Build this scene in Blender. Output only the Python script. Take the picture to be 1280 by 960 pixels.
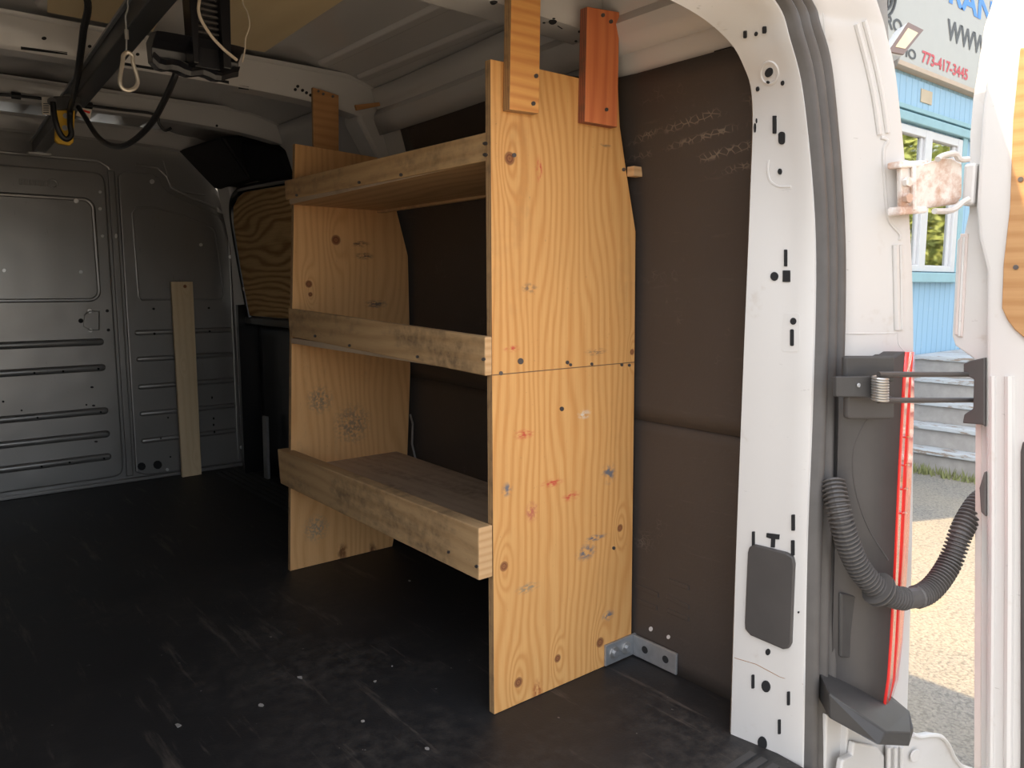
import bpy, bmesh, math, random
from mathutils import Vector, Matrix
from mathutils.bvhtree import BVHTree
random.seed(7)
for o in list(bpy.data.objects): bpy.data.objects.remove(o)
SC = bpy.context.scene
COL = SC.collection

# ------------------------------------------------------------------ camera
FPX = 979.0; YAW = math.radians(39.45); PIT = math.atan(123/979.0)
CAM = Vector((0, 0, 1.0))
FW = Vector((math.sin(YAW)*math.cos(PIT), math.cos(YAW)*math.cos(PIT), -math.sin(PIT)))
RT = Vector((math.cos(YAW), -math.sin(YAW), 0)); UP = RT.cross(FW)
cd = bpy.data.cameras.new('camera'); cam = bpy.data.objects.new('camera', cd); COL.objects.link(cam)
cd.sensor_fit = 'HORIZONTAL'; cd.sensor_width = 36; cd.lens = FPX/1280*36; cd.clip_start = .02; cd.clip_end = 200
m = Matrix((RT, UP, -FW)).transposed().to_4x4(); m.translation = CAM; cam.matrix_world = m
SC.camera = cam

# ------------------------------------------------------------------ light
w = bpy.data.worlds.new('sky'); SC.world = w; w.use_nodes = True
nt = w.node_tree; nt.nodes.clear()
wo = nt.nodes.new('ShaderNodeOutputWorld'); bg = nt.nodes.new('ShaderNodeBackground')
sk = nt.nodes.new('ShaderNodeTexSky'); sk.sky_type = 'NISHITA'; sk.sun_disc = False
SUN = Vector((.70, -.30, -1.0)).normalized()
sk.sun_elevation = math.asin(-SUN.z); sk.sun_rotation = math.atan2(-SUN.x, -SUN.y); sk.dust_density = 2.5; sk.air_density = 1.0
hs = nt.nodes.new('ShaderNodeHueSaturation'); hs.inputs['Saturation'].default_value = .38
nt.links.new(sk.outputs[0], hs.inputs['Color']); nt.links.new(hs.outputs[0], bg.inputs[0]); nt.links.new(bg.outputs[0], wo.inputs[0])
bg.inputs[1].default_value = .31
sd = bpy.data.lights.new('sun_offscreen', 'SUN'); sd.energy = 4.3; sd.angle = .009; sd.color = (1, .76, .45)
so = bpy.data.objects.new('sun_offscreen', sd); COL.objects.link(so); so.location = (-6, 3, 9)
so.rotation_euler = SUN.to_track_quat('-Z', 'Y').to_euler()
SC.view_settings.view_transform = 'Standard'; SC.view_settings.look = 'None'
SC.view_settings.gamma = 1; SC.view_settings.use_curve_mapping = False
SC.view_settings.exposure = 1.10

# ------------------------------------------------------------------ pixel helpers (1280x960)
def ray(px, py): return FW + RT*((px-640)/FPX) + UP*((480-py)/FPX)
def at(px, py, x=None, y=None, z=None):
    d = ray(px, py)
    if x is not None: t = (x-CAM.x)/d.x
    elif y is not None: t = (y-CAM.y)/d.y
    else: t = (z-CAM.z)/d.z
    return CAM + d*t
def hit(bvh, px, py):
    d = ray(px, py).normalized(); l, n, i, t = bvh.ray_cast(CAM, d)
    if l is None: return None, None
    if n.dot(d) > 0: n = -n
    return l, n
def bvh_of(*objs):
    vs = []; fs = []
    for o in objs:
        b = len(vs); vs += [v.co.copy() for v in o.data.vertices]; fs += [[b+i for i in p.vertices] for p in o.data.polygons]
    return BVHTree.FromPolygons(vs, fs)

# ------------------------------------------------------------------ node material helpers
class NT:
    def __init__(s, name):
        s.m = bpy.data.materials.new(name); s.m.use_nodes = True; s.t = s.m.node_tree
        s.b = s.t.nodes['Principled BSDF']; s.co = None
    def n(s, typ, **k):
        q = s.t.nodes.new('ShaderNode'+typ)
        for a, v in k.items():
            if a.startswith('i_'):
                a = a[2:]; a = int(a) if a.isdigit() else a.replace('_', ' ')
                s.put(q.inputs[a], v)
            else: setattr(q, a, v)
        return q
    def put(s, inp, v):
        if isinstance(v, bpy.types.NodeSocket): s.t.links.new(v, inp)
        else:
            if hasattr(inp.default_value, '__len__') and len(inp.default_value) == 4 and len(v) == 3: v = (*v, 1)
            inp.default_value = v
    def obj(s):
        if s.co is None: s.co = s.n('TexCoord').outputs['Object']
        return s.co
    def map(s, scale=(1, 1, 1), loc=(0, 0, 0)): return s.n('Mapping', i_Vector=s.obj(), i_Scale=scale, i_Location=loc).outputs[0]
    def noise(s, scale, detail=3, vec=None, rough=.55, dist=0):
        return s.n('TexNoise', i_Vector=vec or s.obj(), i_Scale=scale, i_Detail=detail, i_Roughness=rough, i_Distortion=dist).outputs['Fac']
    def math(s, op, a, b=0, c=0, clamp=False):
        q = s.n('Math', operation=op, use_clamp=clamp); s.put(q.inputs[0], a); s.put(q.inputs[1], b); s.put(q.inputs[2], c); return q.outputs[0]
    def ramp(s, v, a, b): return s.n('MapRange', i_Value=v, i_From_Min=a, i_From_Max=b).outputs[0]
    def mix(s, f, a, b):
        q = s.n('Mix', data_type='RGBA'); s.put(q.inputs[0], f); s.put(q.inputs[6], a); s.put(q.inputs[7], b); return q.outputs[2]
    def xyz(s):
        q = s.n('SeparateXYZ', i_Vector=s.obj()); return q.outputs
    def blob(s, c, r, stretch=(1, 1, 1)):
        v = s.map(stretch); d = s.n('VectorMath', operation='DISTANCE'); s.put(d.inputs[0], v)
        s.put(d.inputs[1], tuple(a*b for a, b in zip(c, stretch)))
        q = s.n('MapRange', interpolation_type='SMOOTHSTEP', i_Value=d.outputs['Value'], i_From_Min=r, i_From_Max=0)
        return q.outputs[0]
    def bump(s, h, st=.3, d=.01): s.put(s.b.inputs['Normal'], s.n('Bump', i_Height=h, i_Strength=st, i_Distance=d).outputs[0])
    def fin(s, col=None, rough=.5, metal=0, spec=None):
        if col is not None: s.put(s.b.inputs['Base Color'], col)
        s.put(s.b.inputs['Roughness'], rough); s.put(s.b.inputs['Metallic'], metal)
        if spec is not None: s.put(s.b.inputs['Specular IOR Level'], spec)
        return s.m
def plain(name, col, rough=.5, metal=0, var=.15, vs=8, bump=0, spec=None):
    t = NT(name); n = t.noise(vs, 4)
    c = t.mix(n, tuple(a*(1-var) for a in col), tuple(min(1, a*(1+var)) for a in col))
    if bump: t.bump(t.noise(vs*20, 3), bump, .004)
    return t.fin(c, rough, metal, spec)
def wood(name, light, dark, grain='z', across='x', freq=22, dist=.10, knots=(), stains=(), dirt=.35, dirtcol=(.16, .11, .07), lines=(), contrast=1.0, rough=.62, nscale=3.2):
    """plywood or board: growth-ring bands bent by noise and knots; knots (pos, radius), stains (pos, radius, colour, stretch)"""
    t = NT(name); ax = 'xyz'.index(across); gr = 'xyz'.index(grain)
    sc = [1, 1, 1]; sc[gr] = .28
    n1 = t.noise(nscale, 2, t.map(sc)); X = t.xyz()
    u = X[ax]
    ph = t.math('MULTIPLY_ADD', n1, dist*2, u)
    ph = t.math('MULTIPLY_ADD', t.noise(nscale*4.5, 2, t.map(sc)), dist*.16, ph)
    km = None
    for c, r in knots:
        st = [1, 1, 1]; st[gr] = .38
        b = t.blob(c, r*2.6, st); ph = t.math('MULTIPLY_ADD', b, .055, ph)
        k = t.blob(c, r*1.15, [1, 1, 1]); km = k if km is None else t.math('MAXIMUM', km, k)
    s = t.math('SINE', t.math('MULTIPLY', ph, freq*6.283))
    s = t.math('POWER', t.math('MULTIPLY_ADD', s, .5, .5), 1.8)
    fs = [90, 90, 90]; fs[gr] = 3
    fib = t.noise(2.2, 3, t.map(fs))
    f = t.math('ADD', t.math('MULTIPLY', s, .62*contrast), t.math('MULTIPLY', t.ramp(fib, .3, .75), .32*contrast), clamp=True)
    col = t.mix(f, light, dark)
    col = t.mix(t.math('MULTIPLY', t.ramp(t.noise(2.3, 3), .45, .75), .35), col, tuple(a*.72 for a in light))
    if km is not None:
        kr = t.math('SINE', t.math('MULTIPLY', km, 16))
        kc = t.mix(t.math('MULTIPLY_ADD', kr, .5, .5), (.19, .065, .025), (.34, .14, .055))
        col = t.mix(t.ramp(km, .12, .42), col, kc)
    hv = dirt > .8; d = t.math('MULTIPLY', t.ramp(t.noise(5.5 if not hv else 9, 5, t.map(sc), rough=.7), .48 if hv else .55, .66 if hv else .8), t.ramp(t.noise(38, 3), .30 if hv else .35, .6 if hv else .7))
    col = t.mix(t.math('MULTIPLY', d, min(dirt, .62)), col, dirtcol)
    fx = [14, 14, 14]
    speck = t.ramp(t.noise(9, 4, t.map(fx), rough=.65), .68, .74)
    col = t.mix(t.math('MULTIPLY', speck, .55*min(1, dirt*2)), col, dirtcol)
    for c, r, sc_, st in stains:
        b = t.blob(c, r, st); nn = t.ramp(t.noise(70, 3, t.map(st)), .42, .6)
        col = t.mix(t.math('MULTIPLY', t.math('MULTIPLY', b, nn), 1.3, clamp=True), col, sc_)
    for z in lines:
        col = t.mix(t.ramp(t.math('ABSOLUTE', t.math('SUBTRACT', X[2], z)), .0016, .0006), col, (.16, .09, .05))
    t.bump(t.math('MULTIPLY_ADD', fib, .6, t.math('MULTIPLY', s, .35)), .22, .003)
    return t.fin(col, rough, 0, .3)
def plyedge(name, light, dark):
    t = NT(name); X = t.xyz(); n = t.noise(12, 3, t.map((1, 1, .15)))
    s = t.math('SINE', t.math('MULTIPLY_ADD', X[1], 1500, t.math('MULTIPLY', n, 3)))
    col = t.mix(t.ramp(s, -.4, .4), light, dark)
    return t.fin(t.mix(t.math('MULTIPLY', t.ramp(t.noise(30, 4), .5, .7), .6), col, (.13, .08, .045)), .75)

# ------------------------------------------------------------------ mesh helpers
class MB:
    def __init__(s): s.v = []; s.f = []; s.mi = []
    def add(s, vs, fs, mi=0):
        b = len(s.v); s.v += [Vector(v) for v in vs]; s.f += [[b+i for i in f] for f in fs]; s.mi += [mi]*len(fs); return s
    def hexa(s, a, d):      # quad a (4 points) swept by vector d
        d = Vector(d); a = [Vector(p) for p in a]; b = [p+d for p in a]
        return s.add(a+b, [[0, 1, 2, 3], [7, 6, 5, 4], [0, 4, 5, 1], [1, 5, 6, 2], [2, 6, 7, 3], [3, 7, 4, 0]])
    def box(s, x0, x1, y0, y1, z0, z1):
        return s.hexa([(x0, y0, z0), (x1, y0, z0), (x1, y0, z1), (x0, y0, z1)], (0, y1-y0, 0))
    def prism(s, poly, d):
        d = Vector(d); n = len(poly); a = [Vector(p) for p in poly]; b = [p+d for p in a]
        return s.add(a+b, [list(range(n)), list(range(2*n-1, n-1, -1))]+[[i, n+i, n+(i+1) % n, (i+1) % n] for i in range(n)])
    def tube(s, pts, r, seg=8, cap=True, closed=False):
        pts = [Vector(p) for p in pts]; n = len(pts); rs = r if isinstance(r, (list, tuple)) else [r]*n
        vs = []; ref = None
        for i, p in enumerate(pts):
            if closed: t = pts[(i+1) % n]-pts[i-1]
            else: t = pts[min(i+1, n-1)]-pts[max(i-1, 0)]
            t.normalize()
            if ref is None:
                ref = t.orthogonal().normalized()
            ref = (ref - t*ref.dot(t)).normalized(); b = t.cross(ref)
            vs += [p+(ref*math.cos(a)+b*math.sin(a))*rs[i] for a in [2*math.pi*k/seg for k in range(seg)]]
        fs = []
        for i in range(n if closed else n-1):
            j = (i+1) % n
            for k in range(seg): fs.append([i*seg+k, i*seg+(k+1) % seg, j*seg+(k+1) % seg, j*seg+k])
        if cap and not closed: fs += [list(range(seg-1, -1, -1)), list(range((n-1)*seg, n*seg))]
        return s.add(vs, fs)
    def grid(s, rows, closed=False):
        n = len(rows[0]); vs = [p for r in rows for p in r]; fs = []
        for i in range(len(rows)-1):
            for k in range(n-1): fs.append([i*n+k, i*n+k+1, (i+1)*n+k+1, (i+1)*n+k])
        return s.add(vs, fs)
    def disc(s, c, nrm, r, h, seg=14):
        nrm = Vector(nrm).normalized(); a = nrm.orthogonal().normalized(); b = nrm.cross(a); c = Vector(c)
        return s.prism([c+(a*math.cos(t)+b*math.sin(t))*r for t in [2*math.pi*k/seg for k in range(seg)]], nrm*h)
    def build(s, name, mat, parent=None, bevel=0, smooth=False, seg=2, solid=0):
        me = bpy.data.meshes.new(name); me.from_pydata([tuple(v) for v in s.v], [], s.f); me.update()
        bm = bmesh.new(); bm.from_mesh(me); bmesh.ops.recalc_face_normals(bm, faces=bm.faces); bm.to_mesh(me); bm.free()
        for mm in (mat if isinstance(mat, (list, tuple)) else [mat]): me.materials.append(mm)
        if any(s.mi):
            for p, i in zip(me.polygons, s.mi): p.material_index = i
        o = bpy.data.objects.new(name, me); COL.objects.link(o)
        if smooth:
            for p in me.polygons: p.use_smooth = True
            try: me.set_sharp_from_angle(angle=math.radians(38))
            except Exception: pass
        if solid:
            q = o.modifiers.new('s', 'SOLIDIFY'); q.thickness = solid; q.offset = 0
        if bevel:
            q = o.modifiers.new('b', 'BEVEL'); q.width = bevel; q.segments = seg; q.limit_method = 'ANGLE'; q.angle_limit = math.radians(40)
        if parent is not None:
            o.parent = parent; o.matrix_parent_inverse = Matrix.Translation(-base_of(parent))
        return o
def base_of(p):
    v = Vector(p.location)
    return v
def tag(o, label=None, cat=None, group=None, kind=None):
    for k, v in (('label', label), ('category', cat), ('group', group), ('kind', kind)):
        if v: o[k] = v
    return o
def thing(name, label, cat, loc, group=None):
    o = bpy.data.objects.new(name, None); COL.objects.link(o); o.location = loc; o.empty_display_size = .05
    return tag(o, label, cat, group)
def catmull(pts, per=8, closed=False):
    P = [Vector(p) for p in pts]; n = len(P); out = []
    for i in range(n if closed else n-1):
        if closed: a, b, c, d = P[i-1], P[i], P[(i+1) % n], P[(i+2) % n]
        else: a, b, c, d = P[max(i-1, 0)], P[i], P[i+1], P[min(i+2, n-1)]
        for k in range(per):
            t = k/per
            out.append(.5*((2*b)+(c-a)*t+(2*a-5*b+4*c-d)*t*t+(3*b-a-3*c+d)*t**3))
    if not closed: out.append(P[-1])
    return out
def resample(pts, n):
    P = catmull(pts, 12); L = [0]
    for a, b in zip(P, P[1:]): L.append(L[-1]+(b-a).length)
    out = []; j = 0
    for i in range(n):
        s = L[-1]*i/(n-1)
        while j < len(P)-2 and L[j+1] < s: j += 1
        f = (s-L[j])/max(1e-9, L[j+1]-L[j]); out.append(P[j].lerp(P[j+1], min(1, f)))
    return out
def ellipse(cx, cy, rx, ry, n=14, rot=0):
    c, s = math.cos(rot), math.sin(rot)
    return [(cx+rx*math.cos(t)*c-ry*math.sin(t)*s, cy+rx*math.cos(t)*s+ry*math.sin(t)*c) for t in [2*math.pi*k/n for k in range(n)]]
def rrect(x0, y0, x1, y1, r, n=4):
    out = []
    for cx, cy, a0 in ((x1-r, y1-r, 0), (x0+r, y1-r, 90), (x0+r, y0+r, 180), (x1-r, y0+r, 270)):
        for k in range(n+1):
            a = math.radians(a0+90*k/n); out.append((cx+r*math.cos(a), cy+r*math.sin(a)))
    return out
def decal(name, poly, bvh, mat, parent, h=.0012, sink=0.0, bevel=0, **kw):
    """a plate lying on a built surface: its outline is cast onto that surface"""
    pts = []; N = Vector()
    for p in poly:
        l, n = hit(bvh, *p)
        if l is None: return None
        pts.append(l); N += n
    N.normalize(); c = sum(pts, Vector())/len(pts); lift = max((p-c).dot(N) for p in pts)
    pts = [p-N*((p-c).dot(N)-lift) for p in pts] if lift < .004 else pts      # flatten nearly level outlines
    return MB().prism([p-N*(sink+.003) for p in pts], N*(h+sink+.003)).build(name, mat, parent, bevel, **kw)

# ------------------------------------------------------------------ materials
M = {}
def white_paint(name, col, dirt=.5, rough=.30):
    t = NT(name); d = t.math('MULTIPLY', t.ramp(t.noise(6, 5, rough=.7), .58, .75), t.ramp(t.noise(60, 3), .45, .65))
    c = t.mix(t.math('MULTIPLY', d, dirt), col, (.34, .25, .17))
    sc = t.ramp(t.noise(14, 4, t.map((1, 1, 5)), rough=.75), .69, .73)
    c = t.mix(t.math('MULTIPLY', sc, dirt*.8), c, (.13, .11, .09))
    return t.fin(c, rough, 0, .5)
M['white'] = white_paint('white_van_paint', (.58, .56, .535), .5)
M['roof'] = white_paint('white_van_paint_clean', (.58, .56, .535), .12, .18)
M['hole'] = plain('painted_hole_shade', (.012, .012, .013), .9)  # flat black plates: the shade inside holes is put into the colour
M['rubber'] = plain('seal_rubber', (.085, .078, .073), .55, var=.25, vs=20)
M['blackpl'] = plain('black_plastic', (.045, .043, .042), .5, var=.25, vs=15)
M['blackgl'] = plain('black_gloss_plastic', (.010, .010, .012), .28, var=.2)
M['greypl'] = plain('grey_plastic', (.060, .054, .051), .5, var=.2, vs=14)
M['cable'] = plain('black_cable', (.014, .014, .015), .42)
M['steel'] = plain('zinc_steel', (.55, .54, .52), .38, .85, vs=30)
M['galv'] = plain('galvanised_steel', (.42, .43, .44), .45, .7, var=.25, vs=45)
M['screw'] = plain('screw_head', (.16, .14, .13), .4, .7)
M['pin'] = plain('bright_rivet', (.8, .8, .8), .3, .5)
def floor_mat():
    t = NT('black_rubber_floor')
    base = t.mix(t.noise(3, 4), (.012, .012, .013), (.026, .025, .025))
    du = t.math('MULTIPLY', t.ramp(t.noise(1.7, 5, rough=.65), .46, .72), t.ramp(t.noise(26, 4, rough=.7), .4, .72))
    c = t.mix(t.math('MULTIPLY', du, .65), base, (.14, .12, .10))
    st = t.ramp(t.noise(4, 5, t.map((5, .5, 1)), rough=.7), .58, .74)
    c = t.mix(t.math('MULTIPLY', st, .7), c, (.14, .115, .095))
    sp = t.ramp(t.noise(48, 3, rough=.5), .735, .755)
    c = t.mix(t.math('MULTIPLY', sp, .45), c, (.30, .27, .24))
    t.bump(t.noise(160, 3), .18, .002)
    return t.fin(c, t.math('MULTIPLY_ADD', du, .2, .52), 0, .4)
M['floor'] = floor_mat()
def panel_mat():
    t = NT('brown_black_liner'); X = t.xyz()
    c = t.mix(t.noise(4, 4), (.044, .035, .030), (.064, .052, .045))
    # worn chain-like scratches in level bands
    tot = None
    for z0, hw, s0 in ((1.285, .012, .50), (1.33, .010, .52), (1.245, .010, .54), (1.37, .012, .56)):
        b = t.ramp(t.math('ABSOLUTE', t.math('SUBTRACT', X[2], t.math('MULTIPLY_ADD', X[1], -.10, z0+.12))), hw, hw*.4)
        tot = b if tot is None else t.math('MAXIMUM', tot, b)
    v = t.n('TexVoronoi', feature='DISTANCE_TO_EDGE', i_Vector=t.map((1, 1, 1.3)), i_Scale=60).outputs['Distance']
    cells = t.math('MULTIPLY', t.ramp(v, .10, .03), t.ramp(t.noise(7, 3), .46, .60))
    y_in = t.ramp(X[1], 1.5, 1.4)
    c = t.mix(t.math('MULTIPLY', t.math('MULTIPLY', cells, t.math('MULTIPLY', tot, y_in)), .4), c, (.35, .28, .21))
    sc = t.math('MULTIPLY', t.ramp(v, .09, .02), t.ramp(t.noise(5, 4, rough=.75), .60, .72))
    c = t.mix(t.math('MULTIPLY', sc, .3), c, (.26, .22, .18))
    d = t.ramp(t.noise(30, 4, t.map((1, .4, 3))), .62, .75)
    c = t.mix(t.math('MULTIPLY', d, .22), c, (.12, .10, .08))
    hx = t.n('TexVoronoi', feature='F1', i_Vector=t.obj(), i_Scale=150).outputs['Distance']
    t.bump(hx, .12, .002)
    return t.fin(c, .48, 0, .45)
M['liner'] = panel_mat()
def bulk_mat():
    t = NT('gunmetal_bulkhead_paint')
    n = t.noise(2.5, 3); c = t.mix(n, (.27, .262, .252), (.33, .32, .31))
    s = t.math('MULTIPLY', t.ramp(t.noise(22, 5, t.map((3, 1, .6)), rough=.75), .62, .72), t.ramp(t.noise(2.2, 2), .5, .62))
    c = t.mix(t.math('MULTIPLY', s, .5), c, (.10, .095, .09))
    t.bump(t.noise(3.5, 2), .25, .02)
    return t.fin(c, t.math('MULTIPLY_ADD', n, .16, .27), .6, .5)
M['bulk'] = bulk_mat()

ORG_L, ORG_D = (.76, .41, .145), (.60, .265, .075)
def P(px, py): 
    p = at(px, py, y=1.36); return (p.x, 1.36, p.z)
def Q(px, py):
    p = at(px, py, y=2.55); return (p.x, 2.55, p.z)
RED = (.60, .10, .055); GRY = (.17, .16, .17); WHT = (.72, .62, .5)
M['ply_r'] = wood('plywood_bright', ORG_L, ORG_D, 'z', 'x', 44, .15,
    knots=[(P(637, 198), .018), (P(775, 660), .013), (P(630, 708), .015), (P(750, 803), .017), (P(697, 823), .013), (P(648, 853), .016), (P(790, 440), .010)],
    stains=[(P(674, 212), .030, RED, (2.2, 1, .8)), (P(655, 543), .040, RED, (1, 1, 2.6)), (P(690, 604), .045, RED, (1, 1, 3.4)), (P(714, 620), .038, RED, (1, 1, 2.4)), (P(640, 436), .030, RED, (1, 1, 3)),
            (P(665, 640), .045, (.52, .16, .09), (1.6, 1, 1.4)), (P(761, 592), .035, GRY, (1, 1, 1)), (P(634, 612), .022, GRY, (1, 1, 1)), (P(730, 518), .03, WHT, (1, 1, 2)),
            (P(733, 690), .045, GRY, (1, 1, 1.6)), (P(745, 672), .05, GRY, (1, 1, 4)), (P(672, 862), .035, (.42, .13, .04), (1.4, 1, 1)), (P(760, 770), .03, GRY, (1, 1, 1.5)), (P(745, 440), .05, (.35, .20, .1), (1, 1, 4)),
            (P(758, 182), .03, (.33, .2, .1), (1, 1, 5)), (P(660, 735), .05, (.35, .25, .15), (1, 1, 3)), (P(662, 360), .03, (.3, .18, .1), (1, 1, 2))],
    dirt=.30, lines=(.803,))
M['ply_l'] = wood('plywood_worn', (.80, .46, .20), (.64, .32, .115), 'z', 'x', 34, .15,
    knots=[(Q(420, 300), .022), (Q(386, 355), .016), (Q(388, 368), .010)],
    stains=[(Q(440, 530), .17, (.36, .24, .14), (1.7, 1, 1.7)), (Q(400, 500), .12, (.36, .25, .15), (1.8, 1, 1.8)), (Q(450, 305), .05, (.2, .11, .06), (1, 1, 3)), (Q(455, 320), .05, (.2, .12, .07), (1, 1, 3)), (Q(470, 380), .06, (.2, .14, .1), (1, 1, 3)), (Q(395, 660), .12, (.42, .31, .20), (1.8, 1, 1.8)), (Q(428, 690), .03, (.25, .11, .04), (1, 1, .6)), (Q(465, 690), .03, (.22, .10, .04), (1, 1, .6))],
    dirt=.6, contrast=.8)
M['strap_o'] = wood('plywood_strap_orange', (.82, .41, .125), (.64, .25, .07), 'x', 'z', 42, .05, dirt=.15)
M['strap_r'] = wood('plywood_strap_red', (.76, .245, .09), (.60, .15, .055), 'z', 'x', 26, .12, dirt=.15, stains=[(P(748, 122), .03, (.36, .06, .03), (1.6, 1, .7))])
M['strap_b'] = wood('plywood_strap_brown', (.55, .29, .12), (.42, .20, .075), 'x', 'z', 30, .06, dirt=.2)
M['board'] = wood('weathered_board', (.60, .385, .19), (.44, .26, .115), 'y', 'z', 34, .05, dirt=.85, dirtcol=(.10, .07, .045), contrast=.9)
M['board2'] = wood('old_rough_board', (.56, .36, .18), (.41, .245, .11), 'y', 'z', 26, .06, dirt=1.0, dirtcol=(.07, .05, .035), contrast=.9)
M['endgrain'] = wood('board_end_grain', (.68, .43, .22), (.52, .29, .12), 'x', 'z', 60, .02, dirt=.3)
M['shelfply'] = wood('dusty_shelf_plywood', (.52, .39, .27), (.42, .30, .20), 'y', 'x', 24, .08, dirt=.9, contrast=.7)
M['shelfunder'] = wood('shelf_plywood_underside', (.60, .37, .18), (.45, .26, .115), 'y', 'x', 22, .10, dirt=.4)
M['plank'] = wood('pale_pine_plank', (.74, .58, .37), (.62, .45, .26), 'z', 'x', 30, .05, dirt=.2, contrast=.6,
    knots=[(tuple(at(231, 358, y=4.24)), .012), (tuple(at(228, 458, y=4.23)), .010), (tuple(at(243, 572, y=4.22)), .012)])
M['doorply'] = wood('figured_plywood', (.72, .48, .22), (.34, .17, .055), 'y', 'z', 24, .34, dirt=.2, contrast=1.3, nscale=2.2)
M['rearply'] = wood('rear_door_plywood', (.44, .25, .11), (.34, .17, .065), 'y', 'z', 30, .07, dirt=.3)
M['patch'] = wood('ceiling_plywood', (.80, .64, .38), (.72, .55, .30), 'y', 'x', 12, .1, dirt=.1, contrast=.5)
M['edge'] = plyedge('plywood_edge', (.50, .31, .14), (.22, .115, .05))
M['edge_r'] = plyedge('plywood_edge_red', (.40, .13, .06), (.16, .05, .03))

# ------------------------------------------------------------------ the van: floor, walls, roof
CX = .65                                            # centre line of the van
def xw(y, z):
    s = max(0, min(1, (y-1.2)/1.4)); s = s*s*(3-2*s)
    b = max(0, (z-1.08)/.42)
    return 1.552 + .065*s - .085*b**1.5
floor = MB().prism([(-.14, .74, -.035), (1.435, .74, -.035), (1.45, .955, -.035), (1.66, .955, -.035), (1.66, 4.30, -.035), (-.36, 4.30, -.035), (-.36, .955, -.035), (-.15, .955, -.035)], (0, 0, .035)).build('floor', M['floor']); tag(floor, kind='structure')
rear = MB()
for k in range(5): rear.box(-.15, 1.40, .765+.028*k, .781+.028*k, 0, .004)
rear.build('threshold_ribs', M['blackpl'], floor)
sl = MB()
for k in range(5): sl.box(1.38+.035*k, 1.40+.035*k, 2.75, 4.18, 0, .005)
sl.build('side_step_ribs', M['blackpl'], floor)

NY, NZ = 36, 34
wr = MB().grid([[(xw(.84+3.46*i/NY, 1.70*k/NZ)+.004, .84+3.46*i/NY, 1.70*k/NZ) for k in range(NZ+1)] for i in range(NY+1)])
wall_r = wr.build('wall_right', M['roof'], smooth=True, solid=.003); tag(wall_r, kind='structure')
BW = bvh_of(wall_r)
def ztop(y): return 1.500 + .075*max(0, min(1, (y-1.36)/.35))
def liner_sheet(z0f, z1f, y0, y1, off, n=20, m=16):
    return MB().grid([[(xw(y, z)-off, y, z) for z in [z0f(y)+(z1f(y)-z0f(y))*k/m for k in range(m+1)]] for y in [y0+(y1-y0)*i/n for i in range(n+1)]])
liner_sheet(lambda y: .0, lambda y: .66, .93, 2.80, .003).build('lower_liner_panel', M['liner'], wall_r, smooth=True, solid=.003)
MB().grid([[(xw(y, z)-.008, y, z) for y, z in [(y, .652+(ztop(y)-.652)*k/22) for y in [.93+(y1-.93)*i/24 for i in range(25)]]] for k, y1 in [(k, 2.80 if k < 18 else 2.45) for k in range(23)]]).build('upper_liner_panel', M['liner'], wall_r, smooth=True, solid=.003)
# outer skin of the right side
skin = MB().grid([[(x, y, z) for x, z in ((1.70, -.33), (1.725, .1), (1.73, .6), (1.715, 1.0), (1.67, 1.40), (1.60, 1.72), (1.50, 1.83))] for y in (.80, 2.5, 4.3, 5.2)])
skin.build('outer_side_skin', M['white'], wall_r, smooth=True)

wall_l = MB().grid([[(2*CX-xw(.84+3.46*i/12, 1.70*k/NZ), .84+3.46*i/12, 1.70*k/NZ) for k in range(NZ+1)] for i in range(13)]).build('wall_left', M['roof'], smooth=True, solid=.003); tag(wall_l, kind='structure')
MB().grid([[(2*CX-xw(y, z)+.005, y, z) for z in [1.5*k/16 for k in range(17)]] for y in [.93+3.2*i/12 for i in range(13)]]).build('left_liner_panel', M['roof'], wall_l, smooth=True)  # unseen panel, made white to bounce light into the van
MB().grid([[(2*CX-x, y, z) for x, z in ((1.70, -.33), (1.725, .1), (1.73, .6), (1.715, 1.0), (1.67, 1.40), (1.60, 1.72), (1.50, 1.83))] for y in (.80, 2.5, 4.3, 5.2)]).build('outer_side_skin', M['white'], wall_l, smooth=True)

def zroof(x): return 1.765 - .075*(abs(x-CX)/.86)**5
XS = [CX+.87*(-1+2*k/40) for k in range(41)]
def zr2(x):
    z = zroof(x)
    for c in (CX-.62, CX-.40, CX-.2, CX, CX+.2, CX+.40, CX+.625):
        d = abs(x-c)
        if d < .05: z -= .006
    return z
ceil = MB().grid([[(x, y, zr2(x)) for x in XS] for y in [.86+3.44*i/8 for i in range(9)]]).build('ceiling', M['roof'], smooth=True, solid=.002); tag(ceil, kind='structure')
MB().grid([[(x, y, 1.86-.06*(abs(x-CX)/.9)**4-dz) for x in [CX-.9+1.8*k/12 for k in range(13)]] for y, dz in ((.772, .09), (.776, .02), (.80, 0), (2.5, 0), (4.3, 0), (5.2, 0))]).build('outer_roof_skin', M['white'], ceil, smooth=True)
# stamped beads running lengthways on the roof sheet
for c in (1.262, 1.41, .86, .44):
    MB().hexa([(c-.016, 1.46, zr2(c)-.010), (c+.016, 1.46, zr2(c)-.012), (c+.024, 1.46, zr2(c)+.004), (c-.024, 1.46, zr2(c)+.004)], (0, 1.08, 0)).build('roof_bead', M['roof'], ceil, .004)
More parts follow.
